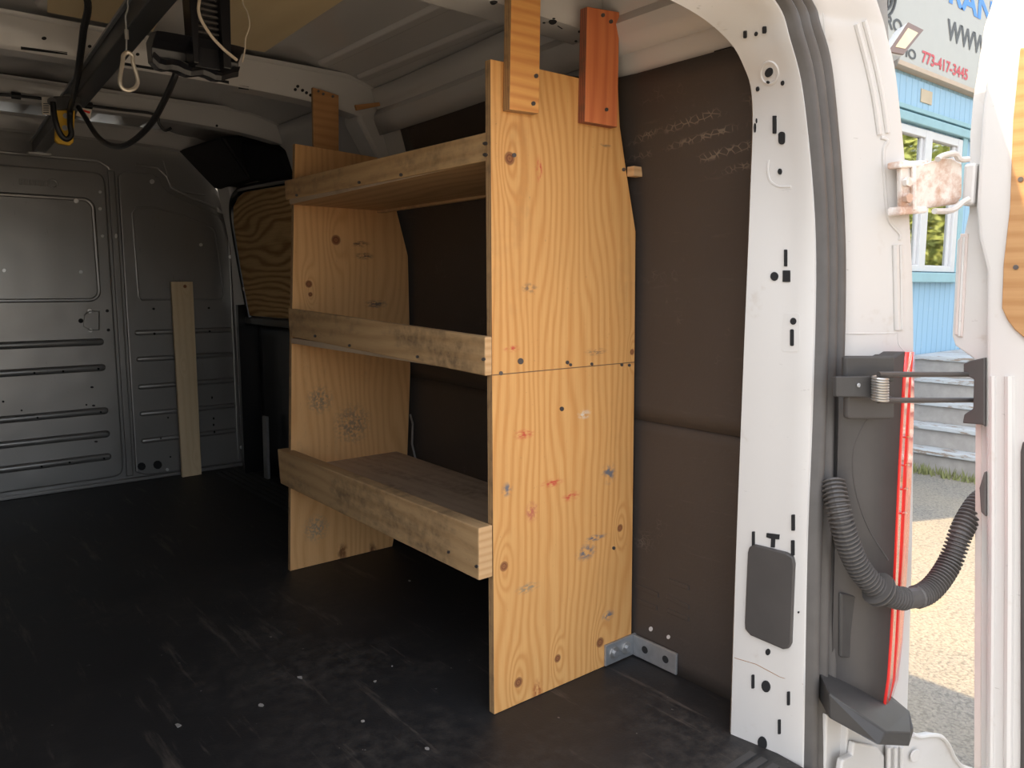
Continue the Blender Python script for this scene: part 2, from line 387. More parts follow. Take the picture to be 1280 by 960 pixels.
# roof side rail with its crease
for sgn in (1, -1):
    rows = []
    for y in [.95+1.66*i/10 for i in range(11)]:
        xx = xw(y, 1.575); row = [(xx-.002, 1.545), (xx-.020, 1.585), (xx-.028, 1.61), (xx-.014, 1.635), (xx+.02, 1.655), (1.56, 1.672)]
        rows.append([(CX+sgn*(x-CX), y, z) for x, z in row])
    MB().grid(rows).build('roof_side_rail', M['roof'], ceil, smooth=True, solid=.003)
def bow(y0, y1, zb, zt, drop=.055, slots=(), name='roof_bow'):
    rows = []
    for x in [CX-.86+1.72*k/32 for k in range(33)]:
        d = -drop*(abs(x-CX)/.86)**4; zz = zr2(x)+.004
        t = max(zb+d+.03, min(zt, zz))
        rows.append([(x, y0-.020, t), (x, y0-.004, t-.010), (x, y0, zb+d+.012), (x, y0+.010, zb+d), (x, y1-.010, zb+d), (x, y1, zb+d+.012), (x, y1+.004, t-.01), (x, y1+.02, t)])
    return MB().grid(rows).build(name, M['roof'], ceil, smooth=True, solid=.002)
bowA = bow(2.585, 2.675, 1.640, 1.735)
bowB = bow(3.42, 3.50, 1.672, 1.748, .05)
bowC = bow(4.16, 4.26, 1.690, 1.755, .05, name='front_roof_header')
bowR = bow(1.385, 1.50, 1.607, 1.725, .01)
BA = bvh_of(bowA); BB = bvh_of(bowB); BRr = bvh_of(bowR)
def hole(poly, bvh, parent, name='hole'): return decal(name, poly, bvh, M['hole'], parent, .0012)
for e in (((55, 48, 3.2, 2.2), 0), ((112, 58, 2.4, 2), 0), ((172, 68, 2.4, 2), 0), ((372, 108, 2, 2), 0), ((378, 113, 2, 2), 0), ((383, 116, 2, 2), 0), ((388, 119, 2, 2), 0), ((369, 112, 2, 2), 0)): hole(ellipse(*e[0]), BA, ceil)
for a, b in (((26, 60), (84, 67)), ((138, 77), (192, 86)), ((257, 97), (286, 103)), ((298, 108), (311, 110))):
    hole([(a[0], a[1]-2), (b[0], b[1]-2), (b[0], b[1]+1.5), (a[0], a[1]+1.5)], BA, ceil, 'slot')
hole(ellipse(271, 157, 1.6, 1.6), BB, ceil)
for e in ((691, 26, 5, 2.2), (692, 23, 2, 1), (680, 28, 2, 1)): hole(ellipse(*e), BRr, ceil)
hole([(696, 32), (708, 29), (714, 31), (702, 36)], BRr, ceil, 'slot'); hole(ellipse(617, 2, 5, 2), BRr, ceil)
hole(ellipse(720, 51, 2, 1.3), BRr, ceil); hole(ellipse(724, 39, 1.5, 1.5), BRr, ceil)
# gussets tying the rear bow to the side rail
MB().prism([(1.455, 1.37, 1.70), (1.455, 1.37, 1.60), (1.50, 1.37, 1.545), (1.535, 1.37, 1.56), (1.535, 1.37, 1.68)], (0, .15, 0)).build('bow_gusset', M['roof'], ceil, .012)
MB().prism([(1.42, 2.59, 1.68), (1.42, 2.59, 1.59), (1.50, 2.59, 1.46), (1.56, 2.59, 1.36), (1.60, 2.59, 1.36), (1.60, 2.59, 1.66)], (0, .12, 0)).build('bow_gusset', M['roof'], ceil, .014)
MB().tube([at(780, 22, y=1.36), at(800, 14, y=1.30)], .013, 12).build('bow_socket', M['roof'], ceil, smooth=True)
# plywood patches on the roof sheet between the bows
for poly in ([(.79, 1.62), (1.02, 1.62), (1.04, 2.16), (1.055, 2.53), (.90, 2.545), (.80, 2.2)], [(.30, 1.55), (.60, 1.55), (.72, 2.54), (.45, 2.55)]):
    MB().prism([(x, y, 1.742) for x, y in poly], (0, 0, .008)).build('ceiling_patch', [M['patch']], ceil, .001)

# openings and marks on the white upper wall
for poly in (rrect(926, 42, 965, 92, 12), ellipse(852, 28, 4.2, 6), [(847, 37), (858, 35), (858.5, 47), (848.5, 49)], rrect(506, 124, 526, 146, 3), [(552, 110), (556, 110), (556, 116), (552, 116)], [(559, 118), (565, 117), (565, 123), (559, 124)], rrect(893, 45, 915, 90, 8)):
    hole(poly, BW, wall_r, 'wall_opening')
for e in ((488, 116, 1.5, 1.5), (541, 95, 1.3, 1.3), (597, 74, 1.3, 1.3)): hole(ellipse(*e), BW, wall_r)
BL = bvh_of(*[c for c in wall_r.children if 'liner' in c.name])
for a, b in (((797, 764), (821, 773.5)), ((834, 776.5), (861, 787))):
    decal('slit', [a, b, (b[0], b[1]+2), (a[0], a[1]+2)], BL, M['roof'], wall_r)
for e in ((814, 786, 2.4, 3), (836, 796, 2.2, 2.6)): decal('rivet', ellipse(*e), BL, M['pin'], wall_r, .002)
for (a, b) in (((795, 728), (824, 741)), ((797, 747), (822, 757)), ((834, 742), (862, 756)), ((834, 759), (862, 771)), ((836, 722), (862, 732))):
    decal('pressed_louvre', [(a[0], a[1]), (b[0], b[1]), (b[0], b[1]+6), (a[0], a[1]+6)], BL, M['liner'], wall_r, .004, bevel=.002)
MB().tube([at(513, 518, x=1.585), at(516, 530, x=1.58), at(515, 555, x=1.58), at(519, 572, x=1.58), at(523, 582, x=1.58)], .004, 6).build('wall_wire_hook', M['galv'], wall_r)

# side sliding door ahead of the shelves
door2 = MB().grid([[(xw(y, z)-.010, y, z) for z in [.0+.84*k/8 for k in range(9)]] for y in [2.78+1.4*i/8 for i in range(9)]]).build('door_2', M['blackgl'], smooth=True, solid=.006); tag(door2, kind='structure')
def xd(z): return 1.560-.06*max(0, z-.8)/.6
dp = [(4.03, .845), (3.30, .845), (3.30, 1.44), (3.86, 1.455), (3.95, 1.44), (4.04, 1.40), (4.07, 1.31), (4.06, 1.10)]
MB().prism([(xd(z)-.012, y, z) for y, z in dp], (.012, 0, 0)).build('window_plywood', M['doorply'], door2, .002)
gk = [(4.04, .83), (4.075, 1.10), (4.09, 1.33), (4.055, 1.43), (3.96, 1.465), (3.86, 1.475), (3.30, 1.46)]
MB().tube(catmull([(xd(z)-.004, y, z) for y, z in gk], 6), .017, 8).build('window_gasket', M['blackgl'], door2, smooth=True)
MB().box(1.56, 1.60, 2.78, 4.16, .80, 1.50).build('window_backing', M['blackgl'], door2)
MB().box(1.535, 1.56, 2.78, 4.12, .800, .838).build('door_ledge', M['blackgl'], door2, .006)
MB().hexa([at(328, 520, x=1.545), at(333, 521, x=1.545), at(335, 599, x=1.545), at(330, 599, x=1.545)], (.012, 0, 0)).build('edge_strip', M['galv'], door2)
# post between sliding door and bulkhead, with its grab handle
post = MB().prism([(1.56, 4.10, .02), (1.66, 4.10, .02), (1.66, 4.10, 1.55), (1.48, 4.10, 1.55), (1.545, 4.10, 1.2)], (0, .17, 0)).build('trim_2', M['roof'], bevel=.01); tag(post, kind='structure')
MB().box(1.50, 1.65, 4.07, 4.099, 0.002, .90).build('post_cover', M['blackgl'], post)
hp = [at(302, 312, y=4.06), at(315, 316, y=4.03), at(319, 335, y=4.01), at(316, 356, y=4.03), at(305, 362, y=4.06)]
MB().tube(catmull(hp, 5), .017, 8).build('grab_handle', plain('beige_plastic', (.36, .32, .29), .5), post, smooth=True)
# dark trim box under the roof in the front corner
bx = MB()
A = [at(222, 190, y=4.20), at(270, 236, y=4.20), at(300, 240, y=4.05), at(282, 172, y=3.85)]
bx.add([at(222, 188, y=4.22), at(268, 236, y=4.22), at(312, 224, y=3.62), at(275, 170, y=3.62), (1.62, 4.22, 1.50), (1.62, 4.22, 1.73), (1.62, 3.62, 1.52), (1.62, 3.62, 1.72)],
       [[0, 1, 2, 3], [1, 4, 6, 2], [3, 2, 6, 7], [0, 3, 7, 5], [0, 5, 4, 1], [4, 5, 7, 6]])
tb = bx.build('corner_trim_box', plain('matt_black_plastic', (.008, .008, .009), .6, spec=.2), None, .012); tag(tb, 'glossy black plastic trim box under the roof in the bulkhead corner', 'trim box')
MB().add([at(312, 226, y=3.61), at(362, 222, y=3.42), at(350, 192, y=3.42), at(300, 176, y=3.61), (1.62, 3.61, 1.48), (1.62, 3.38, 1.48), (1.62, 3.38, 1.68), (1.62, 3.61, 1.70)],
         [[0, 1, 2, 3], [0, 4, 5, 1], [3, 2, 6, 7], [1, 5, 6, 2], [0, 3, 7, 4], [4, 7, 6, 5]]).build('inner_recess', tb.data.materials[0], tb, .008)

# ------------------------------------------------------------------ bulkhead
YB = 4.28
bk = [(-.32, -.01), (1.60, -.01), (1.64, .05), (1.64, 1.30), (1.50, 1.50), (1.34, 1.70), (.65, 1.74), (-.1, 1.70), (-.32, 1.40)]
bulk = MB().prism([(x, YB+.014, z) for x, z in bk], (0, .01, 0)).build('wall_front', M['bulk']); tag(bulk, kind='structure')
def bz(px, py, off=0):
    p = at(px, py, y=YB-off); return (p.x, p.z)
def plate(name, poly, proud, bev, th=.02):
    return MB().prism([(x, YB+.014-proud, z) for x, z in poly], (0, proud+.004, 0)).build(name, M['bulk'], bulk, bev, seg=3, smooth=False)
dpan = rrect(-.25, .035, .955, 1.545, .05, 6)
plate('bulkhead_door', dpan, .018, .008)
pr = [(1.012, .045), (1.06, .022), (1.56, .022), (1.605, .07), (1.605, .6), (1.602, 1.10), (1.585, 1.24), (1.545, 1.31), (1.49, 1.375), (1.36, 1.425), (1.255, 1.470), (1.225, 1.500), (1.205, 1.545), (1.175, 1.562), (1.04, 1.562), (1.012, 1.535)]
plate('bulkhead_side_panel', pr, .014, .007)
def bead(pts, r, flat, name, closed=False, y=YB):
    P_ = [(x, y, z) for x, z in pts]
    o = MB().tube(P_, r, 8, closed=closed).build(name, M['bulk'], bulk, smooth=True)
    for v in o.data.vertices: v.co.y = y+(v.co.y-y)*flat
    return o
bead(rrect(-.20, .93, .893, 1.412, .045, 6), .010, .6, 'stamped_border', True, YB-.004)
bead([(1.075, .945), (1.068, 1.355), (1.085, 1.385), (1.165, 1.395), (1.30, 1.365), (1.46, 1.305), (1.475, 1.28), (1.505, .96), (1.49, .93), (1.09, .93)], .006, .6, 'stamped_border', True, YB)
bead([(.985, .03), (.985, 1.53), (.975, 1.575), (.93, 1.60), (-.2, 1.60)], .009, .7, 'edge_fold', False, YB+.012)
bead([(1.10, 1.598), (1.20, 1.595), (1.245, 1.55), (1.262, 1.50), (1.36, 1.455), (1.50, 1.405), (1.565, 1.33), (1.615, 1.22)], .008, .7, 'edge_fold', False, YB+.010)
bead([(1.545, .04), (1.545, 1.27)], .005, .7, 'edge_fold', False, YB)
def rib(x0, x1, z, h, y):
    n = 10; pts = [(x0+h*(1-math.cos(math.pi/2*k/4)), z) for k in range(5)]
    xs = [x0+.001, x0+h*.15, x0+h*.5, x0+h, x1-h, x1-h*.5, x1-h*.15, x1-.001]; rs = [.05, .5, .86, 1, 1, .86, .5, .05]
    o = MB().tube([(x, y, z) for x in xs], [h*q for q in rs], 12).build('stamped_rib', M['bulk'], bulk, smooth=True)
    for v in o.data.vertices: v.co.y = y+(v.co.y-y)*.8
for z in (.725, .597, .381, .263, .147): rib(-.15, .902, z, .018, YB-.004)
for z in (.762, .627, .485, .345, .204): rib(1.045, 1.541, z, .014, YB)
MB().box(-.3, 1.62, YB-.012, YB+.014, 0, .018).build('bottom_flange', M['bulk'], bulk, .004)
MB().box(.968, 1.0, YB-.004, YB+.014, .03, 1.56).build('centre_joint', M['bulk'], bulk, .006)
BK = bvh_of(*bulk.children)
for e in ((149, 232, 3, 3), (190, 227, 3, 3), (125, 240, 2, 2), (125, 261, 2.2, 2.2), (128, 295, 2, 2), (139, 264, 2.2, 2.2), (95, 251, 3.2, 2.8), (5, 338, 2.4, 2.4), (101, 340, 2.4, 2.4), (251, 306, 2.2, 2.2), (284, 286, 2.4, 2.4), (288, 321, 2.4, 2.4), (293, 361, 2.4, 2.4), (297, 402, 2.4, 2.4), (298, 442, 2.4, 2.4), (300, 482, 2.4, 2.4), (302, 520, 2.4, 2.4), (302, 559, 2.4, 2.4), (145, 374, 2, 2.6), (112, 389, 3, 3), (113, 413, 2.6, 2.6), (171, 593, 2, 2.2), (209, 587, 2, 2), (219, 595, 2, 2), (157, 578, 2, 2), (179, 601, 2, 2), (152, 481, 2, 2), (145, 295, 1.6, 3)):
    decal('rivet', ellipse(*e, 10), BK, M['pin'], bulk, .004, bevel=.001)
for e in ((177, 583, 5.2, 5), (197, 581, 5.6, 5.4), (101, 401, 3.2, 3), (134, 388.5, 2.2, 2), (135.5, 412.5, 2.2, 2), (192, 386, 1.7, 1.5), (193, 417, 1.6, 1.5), (261, 385, 1.5, 1.2), (262, 414, 1.4, 1.2), (43, 466, 1.5, 1.3), (79, 464, 1.5, 1.3), (123, 461, 1.5, 1.3), (115, 484, 2.2, 1.3), (4, 502, 1.6, 1.4), (27, 513, 1.4, 1.2), (108, 506, 1.3, 1.2), (117, 507, 2.2, 1.2), (47, 522, 1.4, 1.2), (126, 515, 1.4, 1.2), (120, 552, 2.4, 1.2), (52, 583, 1.5, 1.2), (87, 578, 1.5, 1.2), (130, 573, 1.5, 1.2), (265, 497, 1, 1.8), (267, 523, 1.1, 1.6), (267, 531, 1.1, 1.6), (268, 540, 1.1, 1.6), (201, 548, 1.2, 1.2), (210, 522, 1.2, 1.2), (162, 526, 1.2, 1.2), (213, 571, 1.2, 1.2), (165, 577, 1.2, 1.2)):
    decal('hole', ellipse(*e, 10), BK, M['hole'], bulk)
lk = [at(112, 389, y=YB-.012), at(106, 394, y=YB-.012), at(105, 408, y=YB-.012), at(113, 413, y=YB-.012), at(124, 412.5, y=YB-.012), at(124, 389, y=YB-.012)]
MB().tube(lk, .003, 6, closed=True).build('latch_outline', M['bulk'], bulk)
# pressed maker's mark, unreadable in the pressing: a row of low strokes and a ring
lm = MB()
for k in range(11):
    a = at(25+3.4*k, 225.6+.28*k, y=YB-.004); lm.box(a.x-.004, a.x+.003, a.y-.004, a.y+.004, a.z-.018, a.z+.008)
lm.build('pressed_lettering', M['bulk'], bulk, .001)
rc = at(66, 229.5, y=YB-.004); MB().tube([(rc.x+.018*math.cos(t), rc.y, rc.z+.018*math.sin(t)) for t in [k*.393 for k in range(16)]], .004, 6, closed=True).build('pressed_ring', M['bulk'], bulk, smooth=True)
MB().tube([at(*p, y=YB+.012) for p in ((204, 200), (209, 218), (212, 237))], .003, 5).build('fold_ridge', M['bulk'], bulk, smooth=True)
MB().tube([at(*p, y=YB+.008) for p in ((208, 240.5), (232, 240.5), (256, 244))], .0035, 5).build('fold_ridge', M['bulk'], bulk, smooth=True)
MB().hexa([at(271, 258, y=YB-.004), at(275, 262, y=YB-.004), at(281, 268, y=YB-.004), at(272, 265, y=YB-.004)], (0, .01, 0)).build('white_gap_edge', M['roof'], bulk)

# loose plank leaning on the bulkhead
b0, b1 = at(228, 593, y=4.200), at(252, 589, y=4.205)
t0, t1 = at(214, 352, y=4.238), at(241, 352, y=4.238)
b0.z = b1.z = .001
pk = MB().hexa([b0, b1, t1, t0], (0, .022, 0)).build('wooden_plank', M['plank'], None, .002)
tag(pk, 'pale pine plank standing upright against the grey bulkhead', 'plank')

# ------------------------------------------------------------------ shelving unit
unit = thing('shelving_unit', 'plywood shelving unit with three lipped shelves standing along the dark wall', 'shelving', (1.30, 1.95, 0))
TH = .019
def panel(name, poly, y, mat, edge, th=TH):
    mb = MB(); mb.prism([(x, y, z) for x, z in poly], (0, th, 0))
    mb.mi = [0, 0]+[1]*len(poly)
    return mb.build(name, [mat, edge], unit, .0012)
prp = [(1.065, .001), (1.062, .80), (1.060, 1.474), (1.20, 1.477), (1.452, 1.478), (1.461, 1.386), (1.487, 1.28), (1.5255, 1.135), (1.531, .8), (1.5405, .001)]
sp1 = panel('side_panel', prp, 1.36, M['ply_r'], M['edge'])
lpp = [(1.085, .001), (1.120, .80), (1.157, 1.472), (1.30, 1.466), (1.470, 1.458), (1.545, 1.28), (1.592, 1.111), (1.595, .687), (1.572, .30), (1.50, .001)]
sp2 = panel('side_panel', lpp, 2.55, M['ply_l'], M['edge'])
def strap(poly, y, mat, edge, th):
    mb = MB(); mb.prism([tuple(p) for p in poly], (0, th, 0)); mb.mi = [0, 0]+[1]*len(poly)
    return mb.build('hanger_strap', [mat, edge], unit, .002)
YS = 1.36-.024
p = [at(637, 137, y=YS), at(674, 142, y=YS), at(676, 0, y=YS), at(639, 0, y=YS)]
up = (p[3]-p[0]).normalized()*.06
s1 = strap([p[0], p[1], p[2]+up, p[3]+up], YS, M['strap_o'], M['edge'], .0235); tag(s1, 'orange plywood hanger strap')
p = [at(731, 152, y=YS), at(772, 159, y=YS), at(774.5, 15, y=YS), at(734, 8, y=YS)]
s2 = strap(p, YS, M['strap_r'], M['edge_r'], .0235); tag(s2, 'reddish plywood hanger strap')
YL = 2.57
p = [at(392, 192, y=YL), at(423, 192, y=YL), at(423.5, 119, y=YL), at(391, 109, y=YL)]
dn = Vector((0, 0, -.10))
s3 = strap([p[0]+dn, p[1]+dn, p[2], p[3]], YL, M['strap_b'], M['edge'], .014); tag(s3, 'brown plywood hanger strap')
def lip(rb, rt, lt, lb, th, mat, name='lip_board', end=None):
    mb = MB(); mb.hexa([rb, rt, lt, lb], (th, 0, 0))
    o = mb.build(name, [mat], unit, .003)
    if end:
        o.data.materials.append(end)
        for p_ in o.data.polygons:
            if p_.normal.y < -.8: p_.material_index = 1
    return o
lb1 = lip((1.020, 1.357, .340), (1.020, 1.357, .462), (1.078, 2.605, .431), (1.076, 2.585, .312), .040, M['board2'], end=M['endgrain'])
lb2 = lip((1.040, 1.357, .803), (1.040, 1.357, .889), (1.124, 2.580, .922), (1.124, 2.575, .826), .020, M['board2'], end=M['endgrain'])
lb3 = lip((1.0635, 1.3805, 1.268), (1.0635, 1.3805, 1.328), (1.130, 2.585, 1.352), (1.131, 2.585, 1.287), .020, M['board'])
def shelf(z, th, x0, x1, mat, mat2=None, xb=.0):
    mb = MB(); mb.hexa([(x0, 1.381, z-th), (x1, 1.381, z-th), (x1, 1.381, z), (x0, 1.381, z)], (0, 1.166, 0))
    o = mb.build('shelf', [mat, mat2 or mat], unit, .0015)
    for p_ in o.data.polygons:
        if p_.normal.z < -.8: p_.material_index = 1
    for v in o.data.vertices:
        if v.co.y > 2: v.co.x += .055 if v.co.x < 1.3 else .04
    return o
sh1 = shelf(.372, .018, 1.062, 1.485, M['shelfply'])
sh2 = shelf(.822, .018, 1.062, 1.50, M['shelfply'])
sh3 = shelf(1.288, .018, 1.074, 1.455, M['shelfply'], M['shelfunder'])
MB().box(1.487, 1.518, 1.335, 1.358, 1.268, 1.292).build('shelf_tab', M['endgrain'], unit, .001)
MB().box(1.462, 1.482, 1.381, 2.548, 1.262, 1.292).build('rear_batten', M['board'], unit, .002)
BU = bvh_of(sp1, s1, s2, s3, lb1, lb2, lb3, sp2)
for x, y, r in ((670, 95, 2.6), (666.5, 129.5, 2.6), (734, 3, 0), (753.5, 19, 2.4), (763.5, 27, 2.4), (758, 137, 2.2), (642.5, 194, 2.6), (779.5, 212, 2.2), (650.5, 451.5, 3.6), (626, 466.5, 2.4), (709, 453, 2.2), (713, 456, 1.8), (739.5, 455, 1.8), (777, 456, 1.8), (786.5, 456.5, 1.8), (702, 511, 2.6), (767, 685, 2), (607.5, 179.5, 2.2), (607.5, 193.5, 2.2), (449, 228, 1.8), (501.5, 218.5, 2), (371, 244, 1.6), (605, 449, 2), (522, 446, 1.8), (437, 432, 1.6), (394, 420, 1.6), (596, 708, 2), (561, 690, 1.8), (404, 117.5, 1.7), (416, 120.5, 1.7), (398, 114, 1.5)):
    if r: decal('screw', ellipse(x, y, r, r*1.1, 10), BU, M['screw'], unit, .0015)
# angle bracket at the foot
br = MB().box(1.432, 1.552, 1.352, 1.3595, .004, .062)
bo = br.build('corner_bracket', M['galv'], unit, .002)
MB().box(1.538, 1.5455, 1.205, 1.352, .004, .062).build('bracket_leg', M['galv'], bo, .002)
for x in (1.462, 1.510):
    MB().disc((x, 1.352, .034), (0, -1, 0), .017, .004).build('washer', M['steel'], bo, .001)
    MB().disc((x, 1.348, .034), (0, -1, 0), .0085, .006, 6).build('bolt', M['galv'], bo)
for y in (1.31, 1.24): MB().disc((1.538, y, .034), (-1, 0, 0), .010, .001).build('hole', M['hole'], bo)

# ------------------------------------------------------------------ rear frame: jamb, seal, outer pillar
def ys(z): return .80+.035*z
def sp(px, py, zg): return at(px, py, y=ys(zg))
inner = [Vector((1.432, .96, -.06)), Vector((1.428, .96, 0)), Vector((1.423, .96, .4)), Vector((1.424, .96, .85)), Vector((1.426, .96, 1.175)), Vector((1.422, .96, 1.365)), Vector((1.385, .96, 1.435)), Vector((1.318, .96, 1.478)), Vector((1.184, .96, 1.506)), Vector((.92, .96, 1.516)), Vector((.65, .96, 1.518))]
sin_ = [sp(1001, 985, -.05), sp(1003, 955, 0), sp(1007, 700, .43), sp(1014, 500, .78), sp(1017, 300, 1.1), sp(1003, 130, 1.35), sp(985, 50, 1.46), sp(965, 0, 1.53), Vector((1.13, .855, 1.575)), Vector((.90, .855, 1.60)), Vector((.65, .855, 1.605))]
sout = [sp(1033, 985, -.05), sp(1034, 955, 0), sp(1042, 700, .43), sp(1046, 500, .78), sp(1048, 300, 1.1), sp(1033, 100, 1.4), sp(1016, 30, 1.5), sp(1004, 0, 1.54), Vector((1.22, .855, 1.645)), Vector((.95, .855, 1.68)), Vector((.65, .855, 1.685))]
NR = 70
RI, RS, RO = resample(inner, NR), resample(sin_, NR), resample(sout, NR)
# keep rows level along the post: match the three curves by index of control points
def matched(c, n=7):
    return catmull(c, n)
RI, RS, RO = matched(inner), matched(sin_), matched(sout)
rows = []
for a, b in zip(RI, RS):
    d = b-a; outw = (a-Vector((CX, a.y, .75))); outw.y = 0; outw.normalize()
    rows.append([a+outw*.07+Vector((0, .012, 0)), a+outw*.012+Vector((0, .008, 0)), a, a+d*.25, a+d*.5, a+d*.72+Vector((0, -.004, 0)), a+d*.86+Vector((0, -.007, 0))-outw*.002, a+d*.95+Vector((0, -.008, 0)), b+outw*.012+Vector((0, -.004, 0)), b+outw*.03+Vector((0, .02, 0))])
jamb = MB().grid(rows).build('trim_1', M['white'], smooth=True, solid=.002); tag(jamb, kind='structure')
mir = lambda p: Vector((2*CX-p.x, p.y, p.z))
lj = MB().grid([[mir(p) for p in r] for r in rows]).build('trim_3', M['white'], smooth=True, solid=.002); tag(lj, kind='structure')
def seal_rows(f=lambda p: p):
    out = []
    for a, b in zip(RS, RO):
        row = []
        for k in range(19):
            t = k/18; rdg = abs(math.sin(t*math.pi*3)); y = -.010-.013*rdg if 0 < k < 18 else .006
            q = a.lerp(b, t); row.append(f(q+Vector((0, y, 0))))
        out.append(row)
    return out
MB().grid(seal_rows()).build('door_seal', M['rubber'], jamb, smooth=True)
MB().grid(seal_rows(mir)).build('door_seal', M['rubber'], lj, smooth=True)
oc = [at(1128, 985, y=.75), at(1131, 955, y=.75), at(1139, 700, y=.75), at(1141, 450, y=.75), at(1137, 290, y=.752), at(1121, 110, y=.765), at(1108, 45, y=.775), at(1095, 0, y=.78), Vector((1.36, .80, 1.78)), Vector((1.0, .80, 1.84)), Vector((.65, .80, 1.85))]
ROc = matched(oc)
rows2 = []
for a, b in zip(RO, ROc):
    d = b-a; rows2.append([a-d*.15+Vector((0, .014, 0)), a+d*.04, a+d*.35+Vector((0, .006, 0)), a+d*.62+Vector((0, .004, 0)), a+d*.80, a+d*.93+Vector((0, -.002, 0)), b, b+Vector((.008, .03, 0)), b+Vector((.008, .10, 0))])
pil = MB().grid(rows2).build('outer_pillar', M['white'], jamb, smooth=True, solid=.002)
MB().grid([[mir(p) for p in r] for r in rows2]).build('outer_pillar', M['white'], lj, smooth=True, solid=.002)
BJ = bvh_of(jamb)
H = []
for poly in (rrect(929.5, 38, 934, 46, 1), ellipse(945.5, 41.5, 2.2, 2.4), rrect(953.5, 32.5, 958.5, 40.5, 1), ellipse(962, 90, 4.6, 6, rot=.4), ellipse(948, 111, 2, 3), ellipse(979, 103.5, 2, 3), ellipse(961, 102.5, 2.2, 1.4, rot=.6),
             rrect(966.8, 144.5, 971.2, 167, .8), rrect(974, 164.5, 982, 180.5, 3.9), ellipse(975.5, 214.5, 2.6, 3.8), rrect(980.5, 312, 984.5, 333, .8), ellipse(968.3, 345.5, 5, 5.6), rrect(978.8, 338, 988.2, 352.5, .6),
             ellipse(992, 401.5, 4, 4.4), rrect(988, 411.5, 992.8, 432.5, 1.8), rrect(990, 643, 994.2, 663, .8), rrect(940.5, 664, 944, 682, .8), rrect(989.5, 675, 993.8, 694, .8), [(959, 666), (975, 668), (974.5, 674), (969.5, 673.5), (969, 684), (964, 683.5), (964.5, 673), (958.5, 671)],
             ellipse(960.5, 814.5, 3, 4), rrect(940, 843, 943.5, 860, .8), ellipse(958, 857.5, 5.4, 7.4, rot=-.25), rrect(984.5, 864, 988, 881, .8), rrect(973, 899, 976.5, 917, .8), ellipse(953.5, 928.5, 5.6, 8.6, rot=-.2), ellipse(998.5, 765, 1.2, 1.2), ellipse(944.5, 160, 1.2, 6), ellipse(946.5, 151, .8, 3)):
    decal('hole', poly, BJ, M['hole'], jamb, .0035)
ring_pts = [hit(BJ, *q)[0] for q in ellipse(962, 91, 11, 14, 20)]
MB().tube(ring_pts, .0035, 6, closed=True).build('pressed_boss', M['white'], jamb, smooth=True)
rp2 = [hit(BJ, *q) for q in ((961, 200), (960, 215), (964, 227), (974, 233), (989, 233))]
MB().tube(catmull([l for l, n in rp2], 5), .003, 6).build('pressed_boss', M['white'], jamb, smooth=True)
decal('raised_pad', rrect(977, 391, 1000, 440, 4), BJ, M['white'], jamb, .0008, bevel=.0006)
seamm = plain('rusty_seam', (.30, .17, .09), .8)
for a in ([(940, 134), (950, 130.5), (965, 127.5), (985, 126), (1001, 125)], [(918, 822), (945, 830), (975, 846), (1004, 855)], ):
    q = [hit(BJ, *p_) for p_ in a]
    if all(l is not None for l, n in q): MB().tube([l for l, n in q], .0013, 5).build('panel_seam', seamm, jamb)
decal('cover_plate', [(936, 690), (938, 683), (945, 680), (985, 690), (993, 695), (995, 704), (991, 803), (988, 809), (981, 810), (940, 793), (933, 785), (932.5, 777)], BJ, M['greypl'], jamb, .007, .004, bevel=.003)
# drip beads on the outer pillar
BP = bvh_of(pil)
def onp(pts, r, name, mat='white', parent=None, b=None):
    q = [hit(b or BP, *p_)[0] for p_ in pts]; q = [a for a in q if a is not None]
    return MB().tube(catmull(q, 5), r, 8).build(name, M[mat], parent or jamb, smooth=True)
onp([(1070, 30), (1082, 75), (1092, 120), (1099, 168)], .006, 'drip_bead')
onp([(1080, 26), (1092, 72), (1102, 118), (1109, 166)], .0055, 'drip_bead')
onp([(1101, 172), (1109, 176), (1104, 190), (1106, 235), (1108, 260), (1112, 278), (1124, 292), (1124, 300)], .004, 'body_fold')
onp([(1119, 306), (1120, 360), (1121, 412)], .008, 'drip_bead'); onp([(1126, 306), (1127, 360), (1127, 412)], .005, 'drip_bead')
onp([(1052, 417), (1090, 417), (1122, 416)], .002, 'body_fold'); onp([(1122, 416), (1123, 430), (1131, 440)], .002, 'body_fold')

# tail light: dark moulded side, red lens edge, glossy red outer lens
tl = thing('tail_light', 'tall red tail light with dark inner side on the rear corner', 'tail light', at(1090, 880, y=.78))
TR = [(440, 1100, 1131, 1140, 1143), (470, 1048, 1128, 1135.5, 1142), (520, 1048, 1125.5, 1132, 1141.5), (600, 1046, 1121.5, 1127.5, 1138.5), (700, 1043, 1117, 1123, 1134), (800, 1040, 1111.5, 1118, 1127.5), (850, 1038, 1108, 1115, 1122), (893, 1037, 1101.5, 1107, 1108)]
Lr = [[at(a, py, y=.792), at(a+(b-a)*.5, py, y=.758), at(b, py, y=.722)] for py, a, b, c, d in TR]
MB().grid(Lr).build('inner_housing', M['greypl'], tl, smooth=True, solid=.003)
redm = plain('red_lens', (.72, .03, .025), .2); 
redm.node_tree.nodes['Principled BSDF'].inputs['Coat Weight'].default_value = .6
MB().grid([[at(b, py, y=.722), at((b+c)/2, py, y=.718), at(c, py, y=.722)] for py, a, b, c, d in TR]).build('red_lens', redm, tl, smooth=True, solid=.003)
outer_lensm = plain('outer_red_lens', (.72, .03, .025), .06, var=.1)
MB().grid([[at(c, py, y=.722), at((c+d)/2, py, y=.731), at(d, py, y=.745), Vector((at(d, py, y=.745).x+.004, .80, at(d, py, y=.745).z))] for py, a, b, c, d in TR]).build('outer_lens', outer_lensm, tl, smooth=True, solid=.003)
TLb = bvh_of(tl.children[0])
